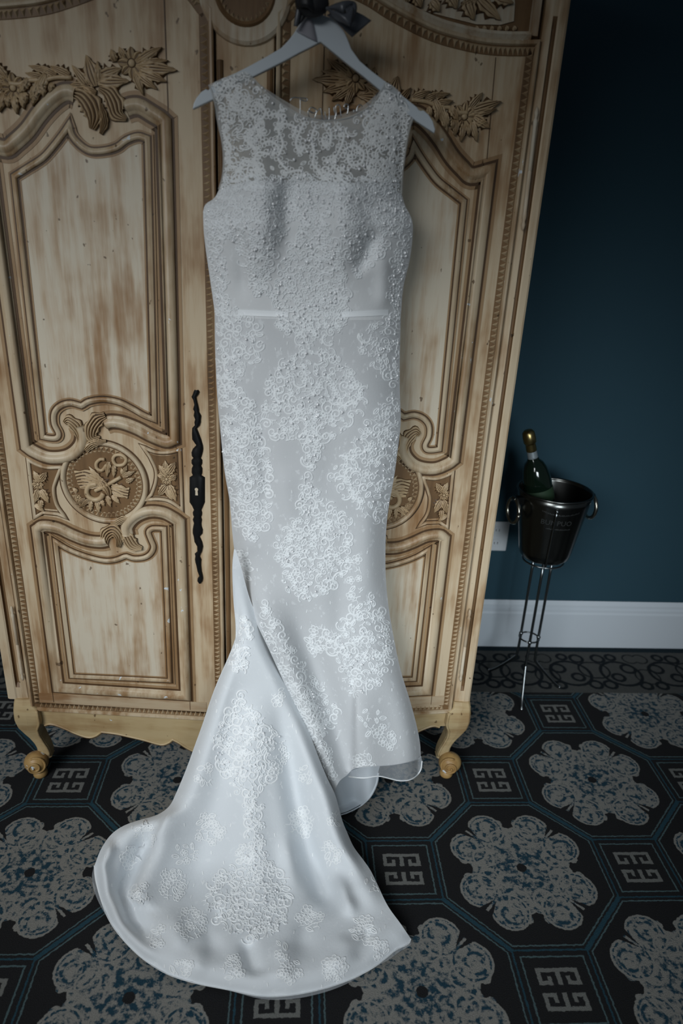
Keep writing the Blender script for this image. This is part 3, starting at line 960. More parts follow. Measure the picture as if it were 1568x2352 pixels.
foot(1, -0.006)
for s in (-1, 1):
    b = MB()
    b.box(s * 0.60 - 0.03, s * 0.60 + 0.03, 0.60, 0.66, 0.0, 0.24)
    bevel(b.obj('rear_foot', M_HONEY, ARM), 0.004)

# frieze over the door arches and cornice
for s in (-1, 1):
    V, F = poly_slab([(0.600, 1.80), (0.600, 2.06), (0.056, 2.06), (0.056, 1.80)], lambda a, z, h: dpt(s, a, z, h), -0.035, -0.014)
    fr = mesh_obj('frieze', V, F, M_UMBER, ARM)
    V, F = sweep2d([(0.585, 1.885), (0.585, 2.05)], [(-0.010, 0), (-0.009, 0.012), (0.006, 0.013), (0.008, 0)], lambda a, z, h: dpt(s, a, z, h - 0.014))
    mesh_obj('frieze_border', V, F, M_WOOD, fr)
    up = [(p[0], p[1] + 0.010) for p in ARCH_S if p[0] < 0.585]
    V, F = sweep2d(up, [(0.012, 0), (0.010, 0.010), (0.0, 0.017), (-0.006, 0.012), (-0.008, 0)], lambda a, z, h: dpt(s, a, z, h - 0.014))
    mesh_obj('frieze_moulding', V, F, M_WOOD, fr)
    gp = [DR(c3(*p)) for p in [(190, 20), (260, 70), (400, 110), (560, 150), (700, 185), (900, 190), (1010, 160), (1020, 20), (1010, -120), (400, -200), (190, -90)]]
    V, F = poly_slab(gp, lambda a, z, h: dpt(s, a, z, h - 0.014), 0.0, 0.003)
    mesh_obj('frieze_ground', V, F, M_WOOD, fr)
    for (x0, y0, x1, y1, w) in [(720, -20, 905, 165, 80), (620, -10, 680, 165, 90), (330, 0, 400, 90, 70), (200, -40, 250, 60, 70), (860, -30, 1010, 20, 60), (480, -60, 540, 70, 80), (700, -40, 560, 40, 60), (120, -60, 110, 40, 70)]:
        o = place(LEAF_A, 'leaf', fr, s, DR(c3(x0, y0)), DR(c3(x1, y1)), w * 0.2806 * 0.0012, 0.012, -0.010)
    for i in range(9):
        bq, tq = (520 + i * 62, 245 - i * 1), (512 + i * 62, 195)
        place(LEAF_B, 'tooth_leaf', fr, s, DR(c3(*bq)), DR(c3(*tq)), 0.010, 0.006, -0.011)
cn = [(0.00, 2.06), (0.012, 2.06), (0.016, 2.085), (0.030, 2.10), (0.034, 2.115), (0.060, 2.145), (0.075, 2.15), (0.075, 2.175), (0.0, 2.175)]
path = [(-0.648, 0.68), (-0.648, 0.015), (-0.10, -0.03), (0.10, -0.03), (0.64, 0.015), (0.64, 0.68)]
V, F = sweep2d(path, [(-d, z) for d, z in cn], lambda a, y, h: (a, y, h))
cor = mesh_obj('cornice', V, F, M_WOOD, ARM)
V, F = poly_slab(path, lambda a, y, h: (a, y, h), 2.05, 2.174)
mesh_obj('top_board', V, F, M_WOOD, ARM)

# ------------------------------------------------------------------ the gown
def fabric(name, col, sheen, sheer=0.0, rough=0.6, bumps=0.0):
    m, N, L, b = new_mat(name)
    X.nt = m.node_tree
    b.inputs['Base Color'].default_value = (*col, 1)
    b.inputs['Roughness'].default_value = rough
    b.inputs['Specular IOR Level'].default_value = 0.12 if rough > 0.45 else 0.3
    b.inputs['Sheen Weight'].default_value = sheen
    if bumps:
        n = noise(position((1, 1, 1)), 170, 3, 0.6)
        n2 = noise(position((1, 1, 1)), 900, 1, 0.5)
        bump(n * 0.8 + n2 * 0.25, b, bumps, 0.0015)
        fl = noise(position((1, 1, 0.7), (4, 2, 1)), 75, 3, 0.62)
        c = mixc(below(0.63 - fl, 0.0, 0.05) * 0.35, tuple(col), (0.86, 0.89, 0.91))
        L.new(c.s, b.inputs['Base Color'])
    if sheer:
        out = N['Material Output']
        tr = N.new('ShaderNodeBsdfTransparent')
        mx = N.new('ShaderNodeMixShader')
        mx.inputs[0].default_value = sheer
        L.new(b.outputs[0], mx.inputs[1])
        L.new(tr.outputs[0], mx.inputs[2])
        L.new(mx.outputs[0], out.inputs['Surface'])
    return m
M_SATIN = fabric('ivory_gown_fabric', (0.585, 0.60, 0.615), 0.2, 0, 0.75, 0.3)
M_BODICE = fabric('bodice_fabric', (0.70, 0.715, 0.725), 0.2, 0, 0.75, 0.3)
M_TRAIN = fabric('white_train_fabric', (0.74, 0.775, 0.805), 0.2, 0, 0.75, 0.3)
M_LINING = fabric('pale_satin_lining', (0.60, 0.65, 0.70), 0.1, 0, 0.35)
M_BAND = simple('satin_waistband', (0.88, 0.91, 0.93), 0.30)
M_TULLE = fabric('sheer_tulle', (0.62, 0.63, 0.62), 0.1, 0.52, 0.7)
M_TULLE2 = fabric('sheer_hem_tulle', (0.66, 0.70, 0.74), 0.1, 0.68, 0.7)
M_LACE = fabric('raised_white_lace', (0.80, 0.825, 0.84), 0.2, 0, 0.55)
M_LACEY = fabric('yoke_lace_thread', (0.80, 0.815, 0.815), 0.2, 0, 0.6)
M_LACE2 = fabric('flat_white_lace', (0.79, 0.815, 0.83), 0.2, 0, 0.6)
M_LACE3 = fabric('train_lace_thread', (0.90, 0.925, 0.94), 0.2, 0, 0.6)
M_BEAD = simple('clear_bead', (0.97, 0.98, 1.0), 0.16, 0.0, 0.9, 0.0)
M_BEAD.node_tree.nodes['Principled BSDF'].inputs['IOR'].default_value = 2.4

GOWN = root('wedding_dress', (0.02, -0.14, 0.0), 'white beaded lace wedding gown with a long train hanging on the armoire', 'dress')

def poly_dist(px, py, poly):             # signed side and distance of a point to a polyline
    best = 1e9
    sd = 1.0
    tt = 0.0
    n = len(poly)
    for i in range(n - 1):
        ax, ay = poly[i]
        bx, by = poly[i + 1]
        dx, dy = bx - ax, by - ay
        L2 = dx * dx + dy * dy
        t = max(0.0, min(1.0, ((px - ax) * dx + (py - ay) * dy) / L2))
        qx, qy = px - ax - t * dx, py - ay - t * dy
        d = qx * qx + qy * qy
        if d < best:
            best = d
            sd = 1.0 if dx * qy - dy * qx < 0 else -1.0     # +1 on the right-hand (image) side of a downward line
            tt = (i + t) / (n - 1)
    return math.sqrt(best), sd, tt
_box = {}
def folds(px, py, items):
    h = 0.0
    for poly, wl, wr, amp, fade in items:
        k = id(poly)
        if k not in _box:
            w = 3 * max(wl, wr)
            _box[k] = (min(p[0] for p in poly) - w, max(p[0] for p in poly) + w)
        x0, x1 = _box[k]
        if px < x0 or px > x1 or py < poly[0][1] - 90 or py > poly[-1][1] + 90:
            continue
        d, sd, t = poly_dist(px, py, poly)
        w = wr if sd > 0 else wl
        f = 1.0
        if fade[0]:
            q = min(1.0, t / fade[0])
            f *= q * q * (3 - 2 * q)
        if fade[1]:
            q = min(1.0, (1 - t) / fade[1])
            f *= q * q * (3 - 2 * q)
        h += amp * f * math.exp(-(d / w) ** 2)
    return h
def curve_at(poly, key=1):
    P = crom(poly, 6)
    ys = np.array([p[1] for p in P])
    xs = np.array([p[0] for p in P])
    return lambda y: float(np.interp(y, ys, xs))
L_A = [(503, 435), (492, 455), (469, 474), (467, 520), (472, 570), (482, 640), (492, 710), (494, 800), (498, 900), (507, 1000), (515, 1080), (527, 1150), (533, 1220), (540, 1275), (556, 1320), (572, 1390), (588, 1430), (618, 1493), (651, 1566), (686, 1650), (715, 1725), (740, 1780), (766, 1822)]
R_A = [(922, 445), (930, 472), (946, 506), (947, 545), (940, 600), (926, 660), (920, 740), (918, 820), (918, 900), (920, 970), (911, 1050), (904, 1100), (895, 1150), (888, 1200), (885, 1260), (886, 1330), (893, 1400), (905, 1470), (920, 1540), (940, 1605), (955, 1660), (964, 1705), (966, 1738)]
lfun, rfun = curve_at(L_A), curve_at(R_A)
Y_A = [(150, -0.135), (300, -0.140), (420, -0.150), (520, -0.158), (640, -0.142), (720, -0.138), (850, -0.150), (1000, -0.158), (1200, -0.150), (1400, -0.155), (1600, -0.175), (1830, -0.195)]
FOLD_A = [
    ([(548, 1240), (575, 1330), (605, 1405), (640, 1490), (680, 1575), (722, 1670), (755, 1750), (775, 1805)], 18, 36, 0.024, (0.35, 0)),
    ([(660, 1340), (690, 1440), (730, 1560), (765, 1660), (792, 1760)], 30, 36, -0.045, (0.5, 0)),
    ([(822, 1500), (820, 1600), (818, 1690), (818, 1780)], 7, 60, 0.036, (0.6, 0)),
    ([(905, 1500), (930, 1640), (945, 1740)], 30, 20, 0.010, (0.5, 0)),
    ([(598, 380), (600, 450), (598, 530), (592, 610), (592, 690)], 58, 42, 0.027, (0.22, 0.55)),
    ([(785, 380), (792, 450), (790, 530), (785, 610), (770, 690)], 52, 48, 0.027, (0.22, 0.55)),
    ([(658, 400), (660, 500), (650, 640)], 20, 26, -0.014, (0.2, 0.6)),
    ([(868, 520), (840, 590), (810, 640)], 22, 14, -0.016, (0.3, 0.4)),
    ([(880, 560), (882, 650), (880, 720)], 18, 18, 0.010, (0.3, 0.3)),
    ([(540, 520), (555, 600), (562, 700)], 16, 14, -0.012, (0.3, 0.3)),
    ([(512, 760), (515, 900), (530, 1050), (552, 1180), (575, 1290)], 26, 26, 0.012, (0.2, 0.1)),
    ([(590, 880), (600, 980), (612, 1100), (618, 1220)], 20, 22, -0.012, (0.3, 0.3)),
    ([(640, 1060), (660, 1160), (690, 1300)], 24, 30, 0.006, (0.3, 0.3)),
    ([(760, 780), (770, 900), (760, 1050), (750, 1200)], 34, 40, -0.006, (0.3, 0.3)),
    ([(850, 1100), (845, 1250), (850, 1400)], 30, 26, 0.008, (0.3, 0.3)),
    ([(790, 1250), (780, 1380), (785, 1500)], 26, 26, -0.008, (0.3, 0.3)),
]
def depth_a(x, y):
    l, r = lfun(y), rfun(y)
    u = min(1.0, max(0.0, (x - l) / max(1.0, r - l)))
    k = abs(2 * u - 1)
    Y = float(np.interp(y, [q[0] for q in Y_A], [q[1] for q in Y_A]))
    edge = 0.050 * k ** 5 + 0.012 * k * k
    if y > 1300 and u < 0.5:
        edge *= max(0.25, 1 - (y - 1300) / 200.0)
    if y < 430:
        edge *= max(0.2, (y - 200) / 230.0)
    return Y + edge - folds(x, y, FOLD_A)
TAB_A = Table(depth_a, 4.0)
def S_A(x, y, off=0.0):
    return on_y(x, y, TAB_A(x, y) - off)

def coons(Tc, Bc, Lc, Rc, nu, nv, npar=None):
    def samp(P, byy):
        Q = np.array(crom(P, 8))
        if byy:
            s = Q[:, 1]
            s = (s - s[0]) / (s[-1] - s[0])
            s = np.maximum.accumulate(s + np.linspace(0, 1e-6, len(s)))
        else:
            d = np.r_[0, np.cumsum(np.linalg.norm(np.diff(Q, axis=0), axis=1))]
            s = d / d[-1]
        return lambda t: np.array([np.interp(t, s, Q[:, 0]), np.interp(t, s, Q[:, 1])])
    tf, bf, lf, rf = samp(Tc, False), samp(Bc, False), samp(Lc, True), samp(Rc, True)
    g = []
    c00, c10, c01, c11 = tf(0), tf(1), bf(0), bf(1)
    for j in range(nv + 1):
        v = j / nv
        row = []
        for i in range(nu + 1):
            u = i / nu
            p = (1 - v) * tf(u) + v * bf(u) + (1 - u) * lf(v) + u * rf(v) - ((1 - u) * (1 - v) * c00 + u * (1 - v) * c10 + (1 - u) * v * c01 + u * v * c11)
            row.append(p)
        g.append(row)
    return g
def grid_mesh(name, g, surf, mat, parent, thick=0.0):
    nv, nu = len(g) - 1, len(g[0]) - 1
    V = [surf(p[0], p[1]) for row in g for p in row]
    F = [(j * (nu + 1) + i, (j + 1) * (nu + 1) + i, (j + 1) * (nu + 1) + i + 1, j * (nu + 1) + i + 1) for j in range(nv) for i in range(nu)]
    o = mesh_obj(name, V, F, mat, parent, True)
    return o
# bodice and skirt share one front surface
B_TOP = [(503, 435), (540, 422), (600, 414), (690, 415), (780, 419), (880, 422), (922, 445)]
W_L, W_R = (493, 722), (920, 730)
WAIST = [(493, 722), (560, 730), (640, 733), (720, 734), (800, 735), (870, 734), (920, 730)]
sp_l = [p for p in L_A if p[1] < 722] + [W_L]
sp_r = [p for p in R_A if p[1] < 730] + [W_R]
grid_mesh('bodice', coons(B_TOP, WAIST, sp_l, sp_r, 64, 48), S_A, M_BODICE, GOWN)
HEM_A = [(766, 1822), (779, 1795), (797, 1780), (812, 1766), (840, 1762), (870, 1760), (905, 1757), (940, 1750), (960, 1744), (966, 1738)]
sk_l = [W_L] + [p for p in L_A if p[1] > 722]
sk_r = [W_R] + [p for p in R_A if p[1] > 730]
SK = coons(WAIST, HEM_A, sk_l, sk_r, 80, 150)
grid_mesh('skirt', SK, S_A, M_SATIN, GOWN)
# waistband, two satin lengths showing either side of the centre lace
for x0, x1, yl, yr in ((546, 662, 711, 716), (784, 892, 716, 711)):
    g = [[np.array((x0 + (x1 - x0) * i / 12, yl + (yr - yl) * i / 12 + 13 * j / 3)) for i in range(13)] for j in range(4)]
    grid_mesh('waistband', g, lambda x, y: S_A(x, y, 0.0018), M_BAND, GOWN)
# sheer yoke with the illusion neckline
Y_T = [(480, 194), (520, 176), (562, 163), (582, 180), (600, 200), (625, 222), (660, 247), (700, 268), (740, 277), (780, 275), (820, 262), (855, 238), (876, 206), (886, 188), (920, 214), (950, 266)]
Y_L = [(480, 194), (488, 215), (497, 250), (505, 290), (513, 350), (512, 400), (503, 435)]
Y_R = [(950, 266), (942, 290), (935, 320), (929, 360), (924, 400), (922, 445)]
YG = coons(Y_T, B_TOP, Y_L, Y_R, 60, 30)
S_Y = lambda x, y, off=0.0: S_A(x, y, off)
grid_mesh('yoke', YG, S_Y, M_TULLE, GOWN)
def tape(name, pts, surf, w, mat, off=0.002):
    P = crom(pts, 5)
    V, F = sweep2d(P, [(-w, 0), (-w * 0.5, 1), (w * 0.5, 1), (w, 0)], lambda a, b_, h: surf(a, b_, off * h), cap=False)
    return mesh_obj(name, V, F, mat, GOWN, True)
tape('neckline_binding', Y_T[3:14], S_Y, 2.2, M_TULLE)
tape('armhole_binding', Y_L, S_Y, 2.6, M_TULLE)
tape('armhole_binding', Y_R, S_Y, 2.6, M_TULLE)
# back of the gown
def S_back(x, y, off=0.0):
    return on_y(x, y, -0.092 - 0.02 * min(1, max(0, (y - 500) / 900.0)))
BK_T = [(484, 200), (522, 180), (564, 166), (590, 188), (620, 210), (660, 235), (700, 256), (740, 265), (780, 263), (820, 250), (852, 228), (874, 204), (888, 190), (922, 218), (946, 270)]
lb = [(484, 200), (512, 350), (510, 430), (478, 480), (476, 540), (492, 700), (500, 900), (520, 1100), (536, 1250), (545, 1300)]
rb = [(946, 270), (928, 360), (920, 440), (938, 510), (930, 620), (914, 740), (914, 900), (905, 1050), (882, 1200), (880, 1300)]
g = coons(BK_T, [(509, 432), (600, 428), (720, 430), (820, 432), (920, 442)], [(484, 200), (500, 290), (513, 350), (509, 432)], [(946, 270), (936, 310), (928, 360), (920, 442)], 40, 16)
grid_mesh('back_yoke', g, S_back, M_TULLE, GOWN)
g = coons([(509, 432), (600, 428), (720, 430), (820, 432), (920, 442)], [(680, 1700), (740, 1720), (800, 1725), (860, 1720), (915, 1700)], [(509, 432), (500, 482), (500, 540), (514, 700), (520, 900), (542, 1100), (560, 1250), (590, 1400), (680, 1700)],
          [(920, 442), (915, 508), (905, 620), (892, 740), (892, 900), (880, 1050), (862, 1200), (860, 1300), (870, 1420), (892, 1560), (915, 1700)], 24, 50)
grid_mesh('back_panel', g, S_back, M_LINING, GOWN)
# sheer tulle edge below the front hem
hb = [(800, 1784), (835, 1787), (868, 1783), (890, 1787), (915, 1793), (938, 1792), (955, 1783), (966, 1768), (969, 1748)]
ht = [(805, 1771), (835, 1761), (868, 1759), (890, 1757), (915, 1755), (938, 1750), (952, 1746), (962, 1741), (967, 1736)]
hT, hB = crom(ht, 5), crom(hb, 5)
g = [[hT[i] + (hB[i] - hT[i]) * j / 5 for i in range(len(hT))] for j in range(6)]
def S_hem(x, y, off=0.0):
    yy = min(y, 1738.0)
    return on_y(x, y, S_A(min(x, 960), 1735)[1] - 0.004 - off)
grid_mesh('hem_tulle', g, S_hem, M_TULLE2, GOWN)
V, F = sweep2d(hB, [(-1.4, 0), (0, 1), (1.4, 0)], lambda a, b_, h: S_hem(a, b_, 0.002 * h), cap=False)
mesh_obj('scalloped_edge', V, F, M_LACE, GOWN, True)

# the train: falls from the hip and spreads over the carpet
FOLD_B = [
    ([(540, 1450), (510, 1560), (470, 1690), (440, 1800), (420, 1880)], 30, 60, 0.014, (0.35, 0.3)),
    ([(420, 1800), (388, 1872), (345, 1960), (318, 2020), (300, 2075)], 12, 44, 0.036, (0.4, 0.05)),
    ([(352, 1900), (310, 1975), (280, 2045), (300, 2115), (362, 2180)], 20, 26, -0.046, (0.15, 0.25)),
    ([(560, 1480), (540, 1620), (505, 1780), (470, 1920), (440, 2040), (430, 2120)], 34, 34, -0.012, (0.3, 0.2)),
    ([(590, 1560), (580, 1700), (570, 1850), (590, 2000), (600, 2120)], 40, 40, 0.018, (0.3, 0.3)),
    ([(630, 1560), (655, 1700), (680, 1840), (705, 1950), (740, 2050), (775, 2110)], 26, 26, -0.042, (0.4, 0.2)),
    ([(640, 1530), (700, 1680), (745, 1800), (780, 1920), (835, 2030), (880, 2110)], 26, 26, 0.024, (0.4, 0.2)),
    ([(650, 1900), (668, 1990), (680, 2060)], 20, 18, 0.014, (0.4, 0.4)),
    ([(778, 2000), (792, 2060), (820, 2115)], 15, 18, 0.026, (0.4, 0.4)),
    ([(740, 2070), (700, 2130), (690, 2210)], 24, 24, -0.016, (0.3, 0.3)),
    ([(560, 2150), (575, 2200), (590, 2245)], 18, 18, -0.018, (0.3, 0.2)),
    ([(400, 2080), (400, 2130), (430, 2190)], 24, 24, 0.016, (0.4, 0.3)),
    ([(650, 2150), (655, 2210), (645, 2260)], 24, 24, 0.014, (0.4, 0.2)),
    ([(262, 1925), (238, 1985), (246, 2055), (272, 2115), (320, 2172), (378, 2215)], 14, 14, 0.026, (0.1, 0.2)),
    ([(520, 2070), (480, 2140), (500, 2215)], 20, 20, -0.014, (0.3, 0.3)),
    ([(460, 2170), (450, 2210), (470, 2245)], 18, 18, 0.010, (0.3, 0.3)),
    ([(800, 2140), (790, 2190), (760, 2240)], 22, 22, 0.012, (0.3, 0.3)),
    ([(850, 2120), (840, 2170), (815, 2215)], 14, 14, -0.010, (0.3, 0.3)),
]
TL = [(537, 1262), (534, 1300), (540, 1360), (547, 1410), (545, 1450), (528, 1500), (506, 1550), (486, 1600), (466, 1660), (448, 1710), (428, 1765), (405, 1820), (388, 1852), (360, 1872), (325, 1882), (285, 1896), (255, 1917), (232, 1950), (217, 1988)]
TR = [(541, 1262), (553, 1300), (572, 1370), (592, 1420), (626, 1493), (662, 1566), (698, 1650), (726, 1725), (748, 1780), (768, 1822), (778, 1855), (786, 1885), (797, 1912), (812, 1945), (834, 1975), (850, 1998), (864, 2026), (890, 2080), (920, 2122), (943, 2156)]
TB = [(217, 1988), (220, 2020), (232, 2065), (252, 2115), (285, 2160), (330, 2203), (385, 2237), (450, 2258), (520, 2272), (600, 2288), (670, 2285), (740, 2271), (800, 2251), (850, 2226), (882, 2203), (908, 2182), (936, 2168), (943, 2156)]
TT = [(537, 1262), (541, 1262)]
tlf = curve_at(TL)
trf = curve_at(TR)
def depth_b(x, y):
    d = ray(x, y)
    s = min(1.25, max(0.0, (y - 1262) / 800.0))
    Y = -0.152 - 0.235 * s * s
    h = folds(x, y, FOLD_B)
    if y < 1988:
        l = tlf(y)
        e = min(1.0, max(0.0, 1 - (x - l) / (26 + 0.05 * max(0, y - 1400))))
        Y += 0.050 * e * e * min(1, max(0, (y - 1300) / 300.0)) * min(1.0, max(0.0, (1985 - y) / 130.0))
    if y < 2156:
        r = trf(y)
        e = min(1.0, max(0.0, 1 - (r - x) / 40.0))
        Y += (0.05 * e * e) * min(1, max(0.0, (y - 1300) / 200.0)) * min(1.0, max(0.0, (2150 - y) / 150.0))
    t1 = (Y - h - CY) / d[1]
    hd = poly_dist(x, y, TB)[0]
    e2 = min(1.0, hd / 55.0)
    base = 0.006 + 0.034 * e2 * (2 - e2)
    t2 = (max(0.005, base + h * (0.35 + 0.65 * e2)) - CZ) / d[2]
    k = 0.035
    q = max(0.0, k - abs(t1 - t2)) / k
    return min(min(t1, t2) - q * q * k * 0.25, (0.004 - CZ) / d[2])
TAB_B = Table(depth_b, 4.0)
def S_B(x, y, off=0.0):
    d = ray(x, y)
    return along(d, TAB_B(x, y) - off)
TG = coons(TT, TB, TL, TR, 90, 150)
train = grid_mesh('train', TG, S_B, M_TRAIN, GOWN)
V, F = sweep2d(crom(TB, 5), [(-1.2, 0), (0.3, 1), (1.8, 0)], lambda a, b_, h: S_B(a, b_, 0.0014 * h), cap=False)
mesh_obj('train_edge', V, F, M_LACE, GOWN, True)
# sheer overlay beyond the lining along the train hem
for seg in (crom(TB[0:4], 5), crom(TB[8:14], 5), crom(TB[13:], 5)):
    V, F = [], []
    n = len(seg)
    cen = np.array((600.0, 2050.0))
    for i, p in enumerate(seg):
        o_ = (p - cen) / np.linalg.norm(p - cen)
        w = 9 * math.sin(PI * i / (n - 1)) + 1
        for j in range(3):
            q = p + o_ * w * (j / 2)
            V.append(on_z(q[0], q[1], 0.010 - 0.003 * j))
    for i in range(n - 1):
        for j in range(2):
            F.append((i * 3 + j, i * 3 + j + 1, (i + 1) * 3 + j + 1, (i + 1) * 3 + j))
    mesh_obj('train_tulle', V, F, M_TULLE2, GOWN, True)
# satin lining showing under the front hem
def S_C(x, y, off=0.0):
    d = ray(x, y)
    t1 = (-0.108 - 0.012 * math.sin((x - 760) * 0.09) - CY - off) / d[1]
    t2 = (0.006 - CZ) / d[2]
    return along(d, min(t1, t2))
g = coons([(735, 1700), (780, 1695), (830, 1700), (880, 1720)], [(782, 1870), (800, 1864), (828, 1849), (850, 1828), (864, 1800), (868, 1775)], [(735, 1700), (745, 1760), (762, 1822), (782, 1870)], [(880, 1720), (878, 1740), (872, 1760), (868, 1775)], 24, 24)
grid_mesh('lining', g, S_C, M_LINING, GOWN)
V, F = sweep2d(crom([(782, 1870), (800, 1864), (828, 1849), (850, 1828), (864, 1800), (868, 1775)], 5), [(-1.5, 0), (0.8, 1), (3, 0)], lambda a, b_, h: S_C(a, b_, 0.003 * h), cap=False)
mesh_obj('lining_hem', V, F, M_LINING, GOWN, True)

# --- lace: scrolls, flowers and leaves sewn on the fabric
rnd = random.Random(11)
def spiral(turn, r0, r1, n=12, flip=1):
    return [((r0 + (r1 - r0) * i / (n - 1)) * math.cos(flip * turn * 2 * PI * i / (n - 1)), (r0 + (r1 - r0) * i / (n - 1)) * math.sin(flip * turn * 2 * PI * i / (n - 1))) for i in range(n)]
def motif(kind, flip):
    if kind == 'scroll':
        a = spiral(1.25, 1.0, 0.22, 14, flip)
        tail = [(1.0, 0), (1.05, -0.5 * flip), (0.85, -1.0 * flip), (0.45, -1.25 * flip)]
        return [(a, 0.30), (tail, 0.26)]
    if kind == 'cscroll':
        a = [(0.9 * math.cos(t), 1.2 * math.sin(t) * flip) for t in np.linspace(-2.0, 2.0, 10)]
        e1 = [(a[-1][0] + 0.35 * math.cos(t) + 0.1, a[-1][1] - 0.33 * flip + 0.33 * flip * math.sin(t)) for t in np.linspace(PI / 2, -PI, 7)]
        return [(a, 0.34), (e1, 0.24), ([(0.35 * math.cos(t) + 0.15, 0.5 * math.sin(t)) for t in np.linspace(-1.7, 1.7, 7)], 0.2)]
    if kind == 'flower':
        out = []
        for k in range(5):
            a0 = 2 * PI * k / 5
            pet = []
            for t in np.linspace(0, 2 * PI, 9):
                r, an = 0.68 + 0.34 * math.cos(t), 0.52 * math.sin(t) / (0.68 + 0.34 * math.cos(t) + 0.15)
                pet.append((r * math.cos(a0 + an), r * math.sin(a0 + an)))
            out.append((pet, 0.20))
        out.append(([(0.2 * math.cos(t), 0.2 * math.sin(t)) for t in np.linspace(0, 2 * PI, 7)], 0.2))
        return out
    if kind == 'leaf':
        l = [(x, 0.42 * math.sin(PI * x) ** 0.8 * flip) for x in np.linspace(0, 1, 6)]
        r = [(x, -0.42 * math.sin(PI * x) ** 0.8 * flip) for x in np.linspace(0, 1, 6)]
        return [([(q[0] * 1.6 - 0.8, q[1]) for q in l], 0.2), ([(q[0] * 1.6 - 0.8, q[1]) for q in r], 0.2), ([(-0.9, 0), (0.7, 0)], 0.14)]
    return [([(-0.9, -0.3), (-0.3, 0.15), (0.3, -0.1), (0.9, 0.35)], 0.2), ([(-0.2, 0.1), (0.1, 0.6), (0.4, 0.7)], 0.18), ([(0.2, -0.1), (0.3, -0.6), (0.6, -0.7)], 0.18)]
class Clip:
    def __init__(self, poly):
        self.p = [(float(a), float(b_)) for a, b_ in poly]
        self.m = {}
def inside(x, y, poly):
    if isinstance(poly, Clip):
        k = (int(x * 0.5), int(y * 0.5))
        if k not in poly.m:
            poly.m[k] = inside(k[0] * 2 + 1.0, k[1] * 2 + 1.0, poly.p)
        return poly.m[k]
    c = False
    n = len(poly)
    for i in range(n):
        x1, y1 = poly[i]
        x2, y2 = poly[(i + 1) % n]
        if (y1 > y) != (y2 > y) and x < (x2 - x1) * (y - y1) / (y2 - y1) + x1:
            c = not c
    return c
def stroke(mb, pts, w, surf, rise, clip=None):
    """a cord of width w (px) laid on the surface"""
    n = len(pts)
    rows = []
    for i in range(n):
        ax, ay = pts[max(0, i - 1)]
        bx, by = pts[min(n - 1, i + 1)]
        dx, dy = bx - ax, by - ay
        L = math.hypot(dx, dy) or 1.0
        nx, ny = -dy / L * w * 0.5, dx / L * w * 0.5
        x, y = pts[i]
        if clip and not (inside(x + nx, y + ny, clip) and inside(x - nx, y - ny, clip)):
            rows.append(None)
            continue
        rows.append([surf(x - nx, y - ny, 0.0006), surf(x, y, rise), surf(x + nx, y + ny, 0.0006)])
    for i in range(n - 1):
        if rows[i] and rows[i + 1]:
            mb.add(rows[i] + rows[i + 1], [(0, 1, 4, 3), (1, 2, 5, 4)])
def fill(mb, poly, surf, gap, size, rise, clip, kinds=('scroll', 'cscroll', 'flower', 'leaf', 'sprig', 'scroll')):
    if isinstance(poly, Clip):
        xs, ys = [p[0] for p in poly.p], [p[1] for p in poly.p]
    else:
        xs, ys = [p[0] for p in poly], [p[1] for p in poly]
    got = []
    tries = int((max(xs) - min(xs)) * (max(ys) - min(ys)) / (gap * gap) * 9)
    for _ in range(tries):
        x, y = rnd.uniform(min(xs), max(xs)), rnd.uniform(min(ys), max(ys))
        if not inside(x, y, poly) or any((x - a) ** 2 + (y - b_) ** 2 < gap * gap for a, b_ in got):
            continue
        got.append((x, y))
        sz = size * rnd.uniform(0.75, 1.25)
        an = rnd.uniform(0, 2 * PI)
        ca, sa = math.cos(an), math.sin(an)
        for pts, w in motif(rnd.choice(kinds), rnd.choice((-1, 1))):
            q = [(x + sz * (p[0] * ca - p[1] * sa), y + sz * (p[0] * sa + p[1] * ca)) for p in pts]
            stroke(mb, q, max(2.4, w * sz * 1.15), surf, rise, clip)
    return got
def bead_cloud(mb, poly, n, surf, clip):
    if isinstance(poly, Clip):
        xs, ys = [p[0] for p in poly.p], [p[1] for p in poly.p]
    else:
        xs, ys = [p[0] for p in poly], [p[1] for p in poly]
    k = 0
    while k < n:
        x, y = rnd.uniform(min(xs), max(xs)), rnd.uniform(min(ys), max(ys))
        if not inside(x, y, poly) or not inside(x, y, clip):
            k += 0.2
            continue
        r = rnd.choice((0.0014, 0.0018, 0.0022, 0.0028))
        c = surf(x, y, 0.0032)
        v, f = ball_vf(c, r, 7, 5)
        mb.add(v, f)
        k += 1
def ellip(cx, cy, rx_, ry_, an=0.0, n=14):
    return [(cx + rx_ * math.cos(t) * math.cos(an) - ry_ * math.sin(t) * math.sin(an), cy + rx_ * math.cos(t) * math.sin(an) + ry_ * math.sin(t) * math.cos(an)) for t in np.linspace(0, 2 * PI, n, endpoint=False)]
def boundary(*curves):
    out = []
    for c in curves:
        out += [tuple(p) for p in c]
    return out
CL_Y = Clip(boundary(crom(Y_T, 3), crom(Y_R, 3), crom(B_TOP, 3)[::-1], crom(Y_L, 3)[::-1]))
CL_A = Clip(boundary(crom(B_TOP, 3), crom(R_A, 3), crom(HEM_A, 3)[::-1], crom(L_A, 3)[::-1]))
CL_B = Clip(boundary(crom(TL, 3), crom(TB, 3), crom(TR, 3)[::-1]))
def shrink(poly, s):
    return poly
yl, bl, skl, trl = MB(), MB(), MB(), MB()
